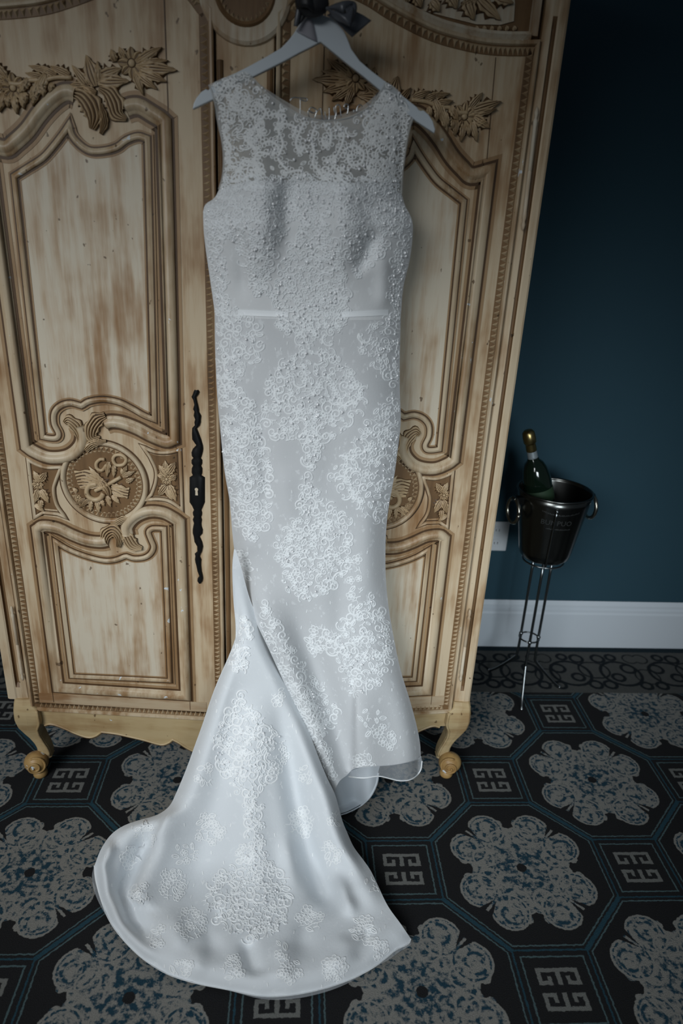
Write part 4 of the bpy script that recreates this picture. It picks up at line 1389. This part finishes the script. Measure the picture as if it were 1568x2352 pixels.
# yoke: traced main scrolls, then smaller filling
big = [[(585, 345), (570, 320), (580, 295), (600, 300), (598, 315)], [(600, 395), (585, 370), (595, 350), (625, 355), (640, 340), (622, 325), (605, 330)], [(660, 390), (640, 365), (650, 330), (640, 300), (655, 285), (680, 295), (672, 315)],
       [(700, 280), (690, 300), (680, 330), (690, 350), (700, 335)], [(725, 290), (715, 320), (722, 350), (718, 375)], [(745, 285), (760, 300), (758, 330), (745, 335), (740, 320)], [(775, 290), (790, 310), (780, 345), (765, 365), (745, 370)],
       [(790, 345), (815, 335), (835, 350), (830, 375), (805, 378), (800, 360), (812, 356)], [(770, 380), (755, 395), (752, 415)], [(790, 385), (775, 400), (778, 417)], [(720, 380), (735, 395), (742, 412)], [(650, 400), (690, 392), (705, 415)],
       [(545, 215), (530, 235), (545, 255), (570, 245), (562, 228)], [(590, 235), (610, 255), (600, 275), (578, 268)], [(525, 280), (515, 310), (530, 340), (520, 370)], [(545, 390), (560, 370), (590, 380), (600, 405)], [(620, 265), (640, 262), (650, 280), (635, 290)],
       [(850, 270), (868, 290), (890, 285), (895, 262), (878, 255)], [(905, 240), (925, 262), (912, 280)], [(880, 320), (900, 310), (905, 340), (895, 370), (908, 395)], [(840, 300), (862, 312), (855, 332), (836, 325)], [(860, 400), (845, 385), (860, 370), (880, 385), (895, 412)], [(880, 225), (900, 235), (905, 255)]]
for q in big:
    P = crom(q, 6)
    stroke(yl, [tuple(p) for p in P], 6.0, S_Y, 0.0028, CL_Y)
    for i in range(0, len(P), 3):
        t = P[min(i + 1, len(P) - 1)] - P[max(0, i - 1)]
        an = math.atan2(t[1], t[0])
        for sg in (-1, 1):
            cx_, cy_ = P[i][0] - sg * 5 * math.sin(an), P[i][1] + sg * 5 * math.cos(an)
            stroke(yl, [(cx_ + 4.6 * math.cos(a), cy_ + 4.6 * math.sin(a)) for a in np.linspace(0, 2 * PI, 8)], 2.8, S_Y, 0.0022, CL_Y)
fill(yl, CL_Y, S_Y, 24, 10, 0.002, CL_Y)
fill(yl, [(480, 180), (570, 165), (600, 240), (600, 420), (505, 440), (512, 350)], S_Y, 15, 11, 0.0024, CL_Y)
fill(yl, [(870, 200), (950, 265), (925, 420), (840, 425), (850, 330), (840, 260)], S_Y, 13, 11, 0.0024, CL_Y)
yl.obj('yoke_lace', M_LACEY, GOWN, True)['kind'] = 'stuff'
REG_BOD = [[(505, 436), (600, 416), (690, 470), (640, 560), (610, 680), (580, 670), (545, 560), (470, 520), (470, 480)], [(780, 425), (915, 440), (944, 510), (900, 560), (860, 600), (820, 640), (790, 560), (770, 480)],
           [(700, 500), (650, 600), (625, 680), (640, 750), (660, 765), (720, 748), (785, 765), (795, 740), (800, 680), (795, 600), (745, 510)], [(470, 500), (510, 530), (515, 620), (530, 720), (500, 720), (480, 620)], [(944, 530), (905, 580), (895, 680), (915, 730), (925, 640)],
           [(640, 425), (780, 425), (750, 520), (690, 520)]]
for q in REG_BOD:
    fill(bl, q, S_A, 11, 9.5, 0.0026, CL_A)
fill(bl, [(515, 404), (915, 408), (922, 440), (508, 436)], S_A, 10, 9.5, 0.0028, Clip([(512, 392), (918, 396), (922, 450), (506, 446)]))
bl.obj('bodice_lace', M_LACE, GOWN, True)['kind'] = 'stuff'
REG_SK = [[(495, 700), (560, 720), (600, 760), (605, 820), (560, 850), (530, 900), (498, 900)], [(918, 715), (850, 745), (825, 800), (860, 850), (900, 890), (918, 880)], [(690, 745), (770, 745), (755, 800), (800, 848), (838, 900), (832, 950), (770, 1000), (700, 1012), (620, 1002), (598, 930), (620, 860), (680, 815)],
          [(690, 1000), (750, 1000), (725, 1080), (705, 1080)], [(500, 860), (545, 880), (590, 950), (622, 1080), (615, 1210), (565, 1250), (532, 1180), (512, 1060)], [(850, 960), (900, 900), (918, 950), (908, 1090), (886, 1200), (845, 1190), (800, 1140), (757, 1090), (790, 1045)],
          [(700, 1080), (740, 1150), (805, 1195), (802, 1290), (778, 1340), (705, 1380), (650, 1352), (632, 1240), (678, 1190)], [(600, 1370), (650, 1440), (700, 1540), (745, 1680), (770, 1790), (740, 1760), (690, 1640), (640, 1530), (600, 1440)], [(810, 1400), (860, 1365), (890, 1420), (905, 1500), (880, 1560), (825, 1600), (792, 1570), (760, 1490), (712, 1500), (716, 1455), (770, 1450)],
          [(715, 1550), (775, 1625), (762, 1672), (730, 1684), (700, 1620)], ellip(855, 1655, 28, 34), ellip(838, 1755, 26, 24), ellip(890, 1700, 18, 26), ellip(815, 1330, 16, 50), ellip(560, 1300, 14, 40), ellip(735, 1470, 30, 26)]
SPARSE = {14, 10, 11, 12, 13, 15}
for i, q in enumerate(REG_SK):
    fill(skl, q, S_A, 13 if i not in SPARSE else 15, 10, 0.0024 if i not in SPARSE else 0.0016, CL_A, ('scroll', 'cscroll', 'flower', 'leaf', 'sprig', 'scroll') if i not in SPARSE else ('flower', 'leaf', 'sprig'))
for _ in range(150):
    x, y = rnd.uniform(500, 960), rnd.uniform(740, 1750)
    if inside(x, y, CL_A):
        stroke(skl, [(x, y), (x + rnd.uniform(-2, 2), y + 7)], 2.6, S_A, 0.0014, CL_A)
skl.obj('skirt_lace', M_LACE2, GOWN, True)['kind'] = 'stuff'
REG_TR = [[(545, 1585), (590, 1640), (642, 1690), (660, 1740), (620, 1792), (575, 1850), (535, 1810), (500, 1745), (500, 1680)], [(555, 1840), (595, 1840), (610, 1970), (580, 1970)], [(600, 1970), (650, 2005), (676, 2060), (645, 2130), (582, 2160), (510, 2135), (468, 2075), (498, 2010), (560, 1965)], ellip(552, 1480, 22, 70, 0.15)]
for q in REG_TR:
    fill(trl, q, S_B, 13, 11, 0.003, CL_B)
for (x, y, r) in [(480, 1905, 30), (690, 1890, 26), (398, 2030, 30), (440, 2120, 32), (712, 2110, 26), (832, 2135, 26), (665, 2225, 24), (770, 2225, 26), (535, 2225, 24), (415, 2230, 24), (335, 1915, 24), (320, 2050, 22), (760, 1960, 20), (425, 1960, 24), (300, 1970, 18), (855, 2030, 16), (775, 1880, 16),
                  (650, 2180, 18), (560, 1960, 20), (640, 1600, 16), (470, 1780, 18), (700, 1780, 18), (360, 2150, 20), (870, 2180, 18)]:
    fill(trl, ellip(x, y, r, r * 1.15), S_B, 13, 11, 0.0018, CL_B, ('flower', 'flower', 'leaf', 'sprig'))
for _ in range(110):
    x, y = rnd.uniform(240, 900), rnd.uniform(1600, 2270)
    if inside(x, y, CL_B):
        stroke(trl, [(x, y), (x + rnd.uniform(-2, 2), y + 8)], 2.8, S_B, 0.0014, CL_B)
trl.obj('train_lace', M_LACE3, GOWN, True)['kind'] = 'stuff'
bd = MB()
bead_cloud(bd, CL_Y, 150, S_Y, CL_Y)
for q, n in zip(REG_BOD, (90, 80, 130, 20, 30, 40)):
    bead_cloud(bd, q, n, S_A, CL_A)
for q, n in zip(REG_SK, (24, 24, 110, 14, 40, 50, 70, 16, 60, 14)):
    bead_cloud(bd, q, n, S_A, CL_A)
for q, n in zip(REG_TR, (60, 10, 60, 10)):
    bead_cloud(bd, q, n, S_B, CL_B)
bd.obj('beads', M_BEAD, GOWN, True)['kind'] = 'stuff'

# ------------------------------------------------------------------ hanger with the wire name
HY = -0.118
hc = on_y(735, 100, HY)
HANG = root('dress_hanger', tuple(hc), 'white wooden hanger with a bent wire name under the dark bow', 'hanger')
def c2(x, y): return (420 + x * 0.3827, y * 0.3827)
top = [(60, 660), (66, 625), (84, 590), (112, 555), (142, 536), (152, 545), (160, 540), (172, 520), (240, 480), (380, 410), (500, 345), (590, 292), (635, 245), (665, 205), (700, 150), (745, 106), (790, 94), (840, 95), (885, 112), (925, 142), (965, 190), (985, 235), (1010, 300), (1060, 370), (1130, 430), (1210, 490), (1330, 590), (1400, 645), (1412, 662), (1425, 668), (1440, 664), (1470, 690), (1496, 730), (1510, 780), (1506, 802)]
bot = [(1400, 732), (1290, 640), (1180, 545), (1080, 462), (1000, 400), (905, 322), (826, 257), (760, 292), (700, 322), (600, 377), (410, 472), (300, 535), (190, 598)]
pl = [tuple(on_y(*c2(*p), HY)[[0, 2]]) for p in top + bot]
V, F = poly_slab(pl, lambda a, z, h: (a, HY - h, z), -0.007, 0.007)
bevel(mesh_obj('hanger_body', V, F, M_WHITEPAINT, HANG), 0.0025, 3)
M_CHROME = simple('polished_steel', (0.55, 0.57, 0.58), 0.22, 1.0)
ax = on_y(728, 45, HY)
hook = [(ax[0], HY, z) for z in (ax[2] - 0.01, 1.95, 2.05, 2.13, 2.17)] + [(ax[0], HY + 0.022 - 0.022 * math.cos(t), 2.181 + 0.022 * math.sin(t)) for t in np.linspace(0, PI, 10)]
V, F = tube_vf(crom(hook, 3), 0.0022, 8)
mesh_obj('hook', V, F, M_CHROME, HANG, True)
def cw(x, y): return (640 + x * 0.1403, 200 + y * 0.1403)
WIRE = [[(185, 225), (205, 190), (250, 172), (330, 178), (420, 182), (466, 195), (458, 222), (420, 228), (380, 214), (350, 200)], [(350, 200), (352, 300), (350, 400), (350, 480), (300, 500), (250, 490)], [(350, 480), (395, 535), (470, 545), (540, 540)],
        [(560, 420), (510, 395), (500, 360), (545, 332), (600, 360), (612, 395), (580, 425), (530, 415), (490, 390), (480, 430), (500, 490), (545, 530), (590, 500), (615, 420), (650, 375), (686, 350), (700, 440), (728, 535), (752, 545)],
        [(752, 400), (765, 470), (778, 525), (800, 548), (824, 525), (826, 430), (825, 330)], [(900, 320), (908, 400), (928, 460), (915, 540)], [(935, 480), (940, 420), (930, 330), (955, 292), (990, 298), (1006, 350), (1012, 420), (1022, 490)],
        [(1080, 345), (1066, 318), (1085, 284), (1120, 280), (1138, 305), (1120, 348), (1085, 348)], [(1138, 300), (1136, 360), (1118, 455)], [(1225, 370), (1226, 420)], [(1272, 410), (1285, 335), (1325, 290), (1372, 318)], [(-20, 350), (10, 340), (22, 300), (0, 280)], [(-100, 300), (-80, 330), (-60, 330), (-55, 290)]]
b = MB()
for w in WIRE:
    P = [on_y(*cw(*p), HY + 0.004) for p in w]
    b.add(*tube_vf(crom(P, 5), 0.0011, 6))
P = [on_y(x, y, HY + 0.004) for x, y in [(577, 190), (600, 240), (640, 268), (690, 270), (745, 276), (800, 272), (840, 255), (868, 212)]]
b.add(*tube_vf(crom(P, 5), 0.0011, 6))
o = b.obj('wire_name', M_CHROME, HANG, True)
o['label'] = 'bent silver wire spelling a name below the hanger'

# ------------------------------------------------------------------ ribbon bow
def ribbon_mat():
    m, N, L, bb = new_mat('charcoal_satin_ribbon')
    bb.inputs['Base Color'].default_value = (0.075, 0.08, 0.092, 1)
    bb.inputs['Roughness'].default_value = 0.36
    bb.inputs['Specular IOR Level'].default_value = 0.7
    return m
M_RIB = ribbon_mat()
M_RIBBLACK = simple('black_ribbon', (0.012, 0.012, 0.014), 0.5)
M_ORGANZA = fabric('sheer_grey_organza', (0.42, 0.41, 0.45), 0.1, 0.35, 0.6)
kc = on_y(732, 12, HY - 0.02)
BOW = root('ribbon_bow', tuple(kc), 'dark grey satin ribbon bow tied at the top of the hanger', 'bow')
def cb(x, y): return (640 + x * 0.1531, y * 0.1531)
def ribbon(name, edge1, edge2, deps, mat, parent=BOW):
    """a strip between two measured edges, each row at its own depth"""
    n = len(edge1)
    e1 = crom([(*p, d) for p, d in zip(edge1, deps)], 5)
    e2 = crom([(*p, d) for p, d in zip(edge2, deps)], 5)
    V, F = [], []
    for p, q in zip(e1, e2):
        for t_ in (0, 0.33, 0.66, 1):
            r = p + (q - p) * t_
            V.append(on_y(*cb(r[0], r[1]), r[2] - 0.002 * math.sin(PI * t_)))
    for i in range(len(e1) - 1):
        for j in range(3):
            F.append((i * 4 + j, i * 4 + j + 1, (i + 1) * 4 + j + 1, (i + 1) * 4 + j))
    o = mesh_obj(name, V, F, mat, parent, True)
    sm = o.modifiers.new('thickness', 'SOLIDIFY')
    sm.thickness = 0.0008
    return o
ribbon('loop', [(640, 60), (720, 100), (850, 50), (960, 15), (1060, 5), (1150, 35), (1175, 120), (1150, 250), (1080, 390)][0:9], [(690, 180), (760, 150), (880, 165), (960, 205), (1020, 180), (1060, 100), (1075, 75), (1060, 90), (1000, 130)], [-0.15, -0.155, -0.165, -0.172, -0.165, -0.158, -0.16, -0.165, -0.172], M_RIB)
ribbon('loop', [(690, 110), (760, 140), (870, 175), (960, 210), (1040, 170), (1090, 90)], [(760, 190), (850, 290), (960, 350), (1075, 395), (1110, 260), (1130, 130)], [-0.150, -0.160, -0.172, -0.178, -0.174, -0.168], M_RIB)
ribbon('loop', [(620, 60), (540, 10), (440, -60), (330, -80), (300, -20)], [(600, 170), (520, 190), (430, 120), (330, 110), (290, 60)], [-0.15, -0.158, -0.165, -0.16, -0.15], M_RIBBLACK)
ribbon('tail', [(720, 230), (860, 330), (1000, 470), (1100, 560)], [(900, 120), (1080, 150), (1240, 215), (1390, 310)], [-0.140, -0.142, -0.141, -0.138], M_RIB)
ribbon('tail', [(270, 40), (262, 150), (240, 280), (225, 390)], [(330, 60), (330, 160), (310, 280), (280, 400)], [-0.146, -0.147, -0.146, -0.144], M_RIB)
ribbon('tail', [(330, 60), (330, 160), (310, 280), (275, 410)], [(460, 60), (450, 160), (400, 250), (340, 330)], [-0.143, -0.142, -0.141, -0.140], M_RIBBLACK)
ribbon('wrap', [(455, 140), (390, 270), (320, 380), (258, 468)], [(475, 160), (495, 290), (535, 450), (578, 635)], [-0.132, -0.130, -0.1285, -0.1275], M_ORGANZA)
V, F = ball_vf((kc[0] - 0.012, HY - 0.03, kc[2]), 0.020, 14, 10, (1.5, 0.7, 1.1))
mesh_obj('knot', V, F, M_RIBBLACK, BOW, True)

# ------------------------------------------------------------------ ice bucket, stand and bottle
BX, BY = 0.942, 0.430
M_STEEL = simple('dark_polished_bucket_steel', (0.14, 0.145, 0.14), 0.24, 1.0)
M_ROD = simple('dark_chrome_rod', (0.22, 0.24, 0.25), 0.25, 1.0)
M_ETCH = simple('etched_lettering', (0.07, 0.075, 0.075), 0.5, 0.7)
ZB, ZT, RB, RT = 0.535, 0.772, 0.080, 0.117
BUCK = root('ice_bucket', (BX, BY, ZB), 'dark polished steel champagne bucket with ring handles near the teal wall', 'bucket')
def rad(z): return RB + (RT - RB) * (z - ZB) / (ZT - ZB)
prof = [(0.001, ZB), (0.06, ZB), (RB - 0.008, ZB + 0.003), (RB, ZB + 0.012)] + [(rad(z), z) for z in np.linspace(ZB + 0.03, ZT, 8)] + [(RT - 0.003, ZT)] + [(rad(z) - 0.003, z) for z in np.linspace(ZT - 0.01, ZB + 0.012, 6)] + [(0.001, ZB + 0.008)]
V, F = lathe_vf(prof, BX, BY, 64)
mesh_obj('bucket_body', V, F, M_STEEL, BUCK, True)
V, F = lathe_vf([(RT - 0.004, ZT - 0.003), (RT - 0.003, ZT + 0.001), (RT, ZT + 0.002), (RT + 0.003, ZT), (RT + 0.003, ZT - 0.004), (RT, ZT - 0.006)], BX, BY, 64)
mesh_obj('rim', V, F, M_STEEL, BUCK, True)
M_BRASSY = simple('worn_ring_steel', (0.36, 0.34, 0.29), 0.25, 1.0)
for an in (math.radians(12), math.radians(192)):
    dx, dy = math.cos(an), math.sin(an)
    px_, py_ = -dy, dx
    zc = 0.742
    r0 = rad(zc)
    b = MB()
    pts = []
    for (rr, z) in ((r0 - 0.002, zc - 0.014), (r0 + 0.030, zc - 0.002), (r0 + 0.034, zc + 0.006), (r0 + 0.030, zc + 0.012), (r0 - 0.002, zc + 0.012)):
        for w in (-0.010, 0.010):
            pts.append((BX + dx * rr + px_ * w, BY + dy * rr + py_ * w, z))
    b.add(pts, [(0, 1, 3, 2), (2, 3, 5, 4), (4, 5, 7, 6), (6, 7, 9, 8), (0, 2, 4, 6, 8), (1, 9, 7, 5, 3)])
    hb_ = b.obj('handle_bracket', M_STEEL, BUCK)
    ring = [(BX + dx * (r0 + 0.026) + px_ * 0.036 * math.cos(t), BY + dy * (r0 + 0.026) + py_ * 0.036 * math.cos(t), zc - 0.034 + 0.040 * math.sin(t)) for t in np.linspace(0, 2 * PI, 33)]
    V, F = tube_vf(ring, 0.0062, 10)
    mesh_obj('ring_handle', V, F, M_BRASSY, hb_, True)
# worn lettering around the bucket front
def lettering(text, z, size, a0):
    cu = bpy.data.curves.new('lettering', 'FONT')
    cu.body = text
    cu.size = size
    cu.align_x = 'CENTER'
    cu.resolution_u = 2
    tmp = bpy.data.objects.new('tmp', cu)
    me = bpy.data.meshes.new_from_object(tmp)
    bpy.data.objects.remove(tmp)
    bpy.data.curves.remove(cu)
    for v in me.vertices:
        zz = z + v.co.y
        r = rad(zz) + 0.0006
        an = a0 + v.co.x / r
        v.co = (BX + r * math.cos(an), BY + r * math.sin(an), zz)
    me.materials.append(M_ETCH)
    o = bpy.data.objects.new('lettering', me)
    COL.objects.link(o)
    attach(o, BUCK)
    return o
A0 = math.radians(-100)
lettering('BUMPUO', 0.690, 0.024, A0)
for k, (z, n, w) in enumerate(((0.724, 26, 0.0028), (0.674, 18, 0.0026))):
    b = MB()
    for i in range(n):
        an = A0 + (i - n / 2) * 0.042 + 0.1
        h = 0.003 + 0.002 * ((i * 7) % 3) / 2
        zz = z + (0.004 * ((i - n / 2) / n) ** 2 * 8 if k == 0 else 0)
        r = rad(zz) + 0.0006
        b.add([(BX + r * math.cos(an + d), BY + r * math.sin(an + d), zz + e) for d, e in ((0, 0), (0.018, 0), (0.018, h), (0, h))], [(0, 1, 2, 3)])
    b.obj('fine_print', M_ETCH, BUCK)['kind'] = 'stuff'

STAND = root('bucket_stand', (BX, BY, 0), 'thin three legged metal floor stand carrying the champagne bucket', 'stand')
feet = [on_z(1197, 1632), on_z(1283, 1581), on_z(1123, 1543)]
for k, ft in enumerate(feet):
    an = math.atan2(ft[1] - BY, ft[0] - BX)
    dx, dy = math.cos(an), math.sin(an)
    def at(r, z): return (BX + dx * r, BY + dy * r, z)
    fr = math.hypot(ft[0] - BX, ft[1] - BY)
    up = [at(rad(0.738) + 0.008, 0.738), at(rad(0.66) + 0.007, 0.66), at(rad(0.55) + 0.006, 0.552), at(0.062, 0.524)]
    V, F = tube_vf(crom(up, 4), 0.0038, 8)
    leg = mesh_obj('cradle_rod', V, F, M_ROD, STAND, True)
    V, F = ball_vf(at(rad(0.738) + 0.008, 0.742), 0.0065, 12, 8)
    mesh_obj('ball_tip', V, F, M_ROD, leg, True)
    low = [at(0.034, 0.528), at(0.034, 0.30), at(0.034, 0.20), at(0.036, 0.14), at(0.045, 0.115), at(fr * 0.75, 0.040), at(fr, 0.005)]
    P = crom(low[:3], 4)[:-1] + crom(low[2:], 6)
    V, F = tube_vf(P, 0.0048, 8)
    lg = mesh_obj('leg', V, F, M_ROD, STAND, True)
    V, F = ball_vf((ft[0], ft[1], 0.006), 0.0058, 10, 8)
    mesh_obj('foot_tip', V, F, M_CHROME, lg, True)
    V, F = ball_vf(at(0.034, 0.527), 0.008, 10, 8)
    mesh_obj('collar', V, F, M_ROD, lg, True)
    V, F = ball_vf(at(0.034, 0.222), 0.0075, 10, 8)
    mesh_obj('collar', V, F, M_ROD, lg, True)
for z, r in ((0.527, 0.0035), (0.222, 0.0028)):
    pts = [(BX + 0.034 * math.cos(t), BY + 0.034 * math.sin(t), z) for t in np.linspace(0, 2 * PI, 25)]
    V, F = tube_vf(pts, r, 8)
    mesh_obj('brace_ring', V, F, M_ROD, STAND, True)
pts = [(BX + 0.066 * math.cos(t), BY + 0.066 * math.sin(t), 0.524) for t in np.linspace(0, 2 * PI, 33)]
V, F = tube_vf(pts, 0.003, 8)
mesh_obj('cradle_ring', V, F, M_ROD, STAND, True)

# bottle leaning in the bucket
M_GLASS = simple('dark_green_bottle_glass', (0.004, 0.010, 0.006), 0.10, 0.0, 0.5, 0.3)
M_FOIL = simple('gold_foil', (0.42, 0.33, 0.14), 0.32, 1.0)
M_SILVER = simple('pale_foil_collar', (0.45, 0.52, 0.55), 0.35, 0.6)
M_LABEL = simple('dark_green_label', (0.02, 0.045, 0.022), 0.6)
tipw = on_y(1212, 988, 0.43)
basew = np.array((BX + 0.005, 0.44, 0.60))
axis = Vector(tipw - basew)
Lb = axis.length
BOT = root('champagne_bottle', tuple(basew), 'dark green champagne bottle with gold foil neck leaning in the bucket', 'bottle')
rot = axis.to_track_quat('Z', 'Y').to_matrix()
def bottle(name, prof, mat, ct=False):
    v, f = lathe_vf(prof, 0, 0, 32, True, ct)
    return mesh_obj(name, [rot @ Vector(p) + Vector(basew) for p in v], f, mat, BOT, True)
k = Lb
bottle('bottle_glass', [(0.030, 0.0), (0.038, 0.004), (0.041, 0.015), (0.045, 0.03), (0.045, k - 0.180), (0.043, k - 0.155), (0.037, k - 0.130), (0.029, k - 0.112), (0.019, k - 0.101), (0.0155, k - 0.09)], M_GLASS)
bottle('collar_foil', [(0.0168, k - 0.098), (0.0160, k - 0.088), (0.0152, k - 0.066)], M_SILVER)
bottle('gold_foil', [(0.0155, k - 0.070), (0.0165, k - 0.066), (0.0160, k - 0.046), (0.0165, k - 0.044)], M_FOIL)
bottle('foil_cap', [(0.0165, k - 0.045), (0.0195, k - 0.040), (0.0200, k - 0.024), (0.0185, k - 0.008), (0.013, k - 0.001), (0.001, k)], M_FOIL)
bottle('label', [(0.0454, k - 0.240), (0.0456, k - 0.238), (0.0456, k - 0.195)], M_LABEL)

# ------------------------------------------------------------------ outlet on the wall
OUT = root('wall_outlet', (0.868, WALL_Y, 0.473), 'white outlet plate on the teal wall between armoire and bucket', 'outlet')
b = MB()
b.box(0.826, 0.912, WALL_Y - 0.006, WALL_Y, 0.414, 0.532)
bevel(b.obj('cover_plate', M_PLASTIC, OUT), 0.003)
for z in (0.447, 0.499):
    v, f = lathe_vf([(0.017, 0), (0.016, 0.002)], 0, 0, 20, False, True)
    so = mesh_obj('socket', [(0.869 + p[0], WALL_Y - 0.006 - p[2], z + p[1]) for p in v], f, M_PLASTIC, OUT)
    b = MB()
    for dx in (-0.006, 0.006):
        b.box(0.869 + dx - 0.001, 0.869 + dx + 0.001, WALL_Y - 0.0086, WALL_Y - 0.0078, z - 0.004, z + 0.005)
    b.obj('slot', M_IRON, so)
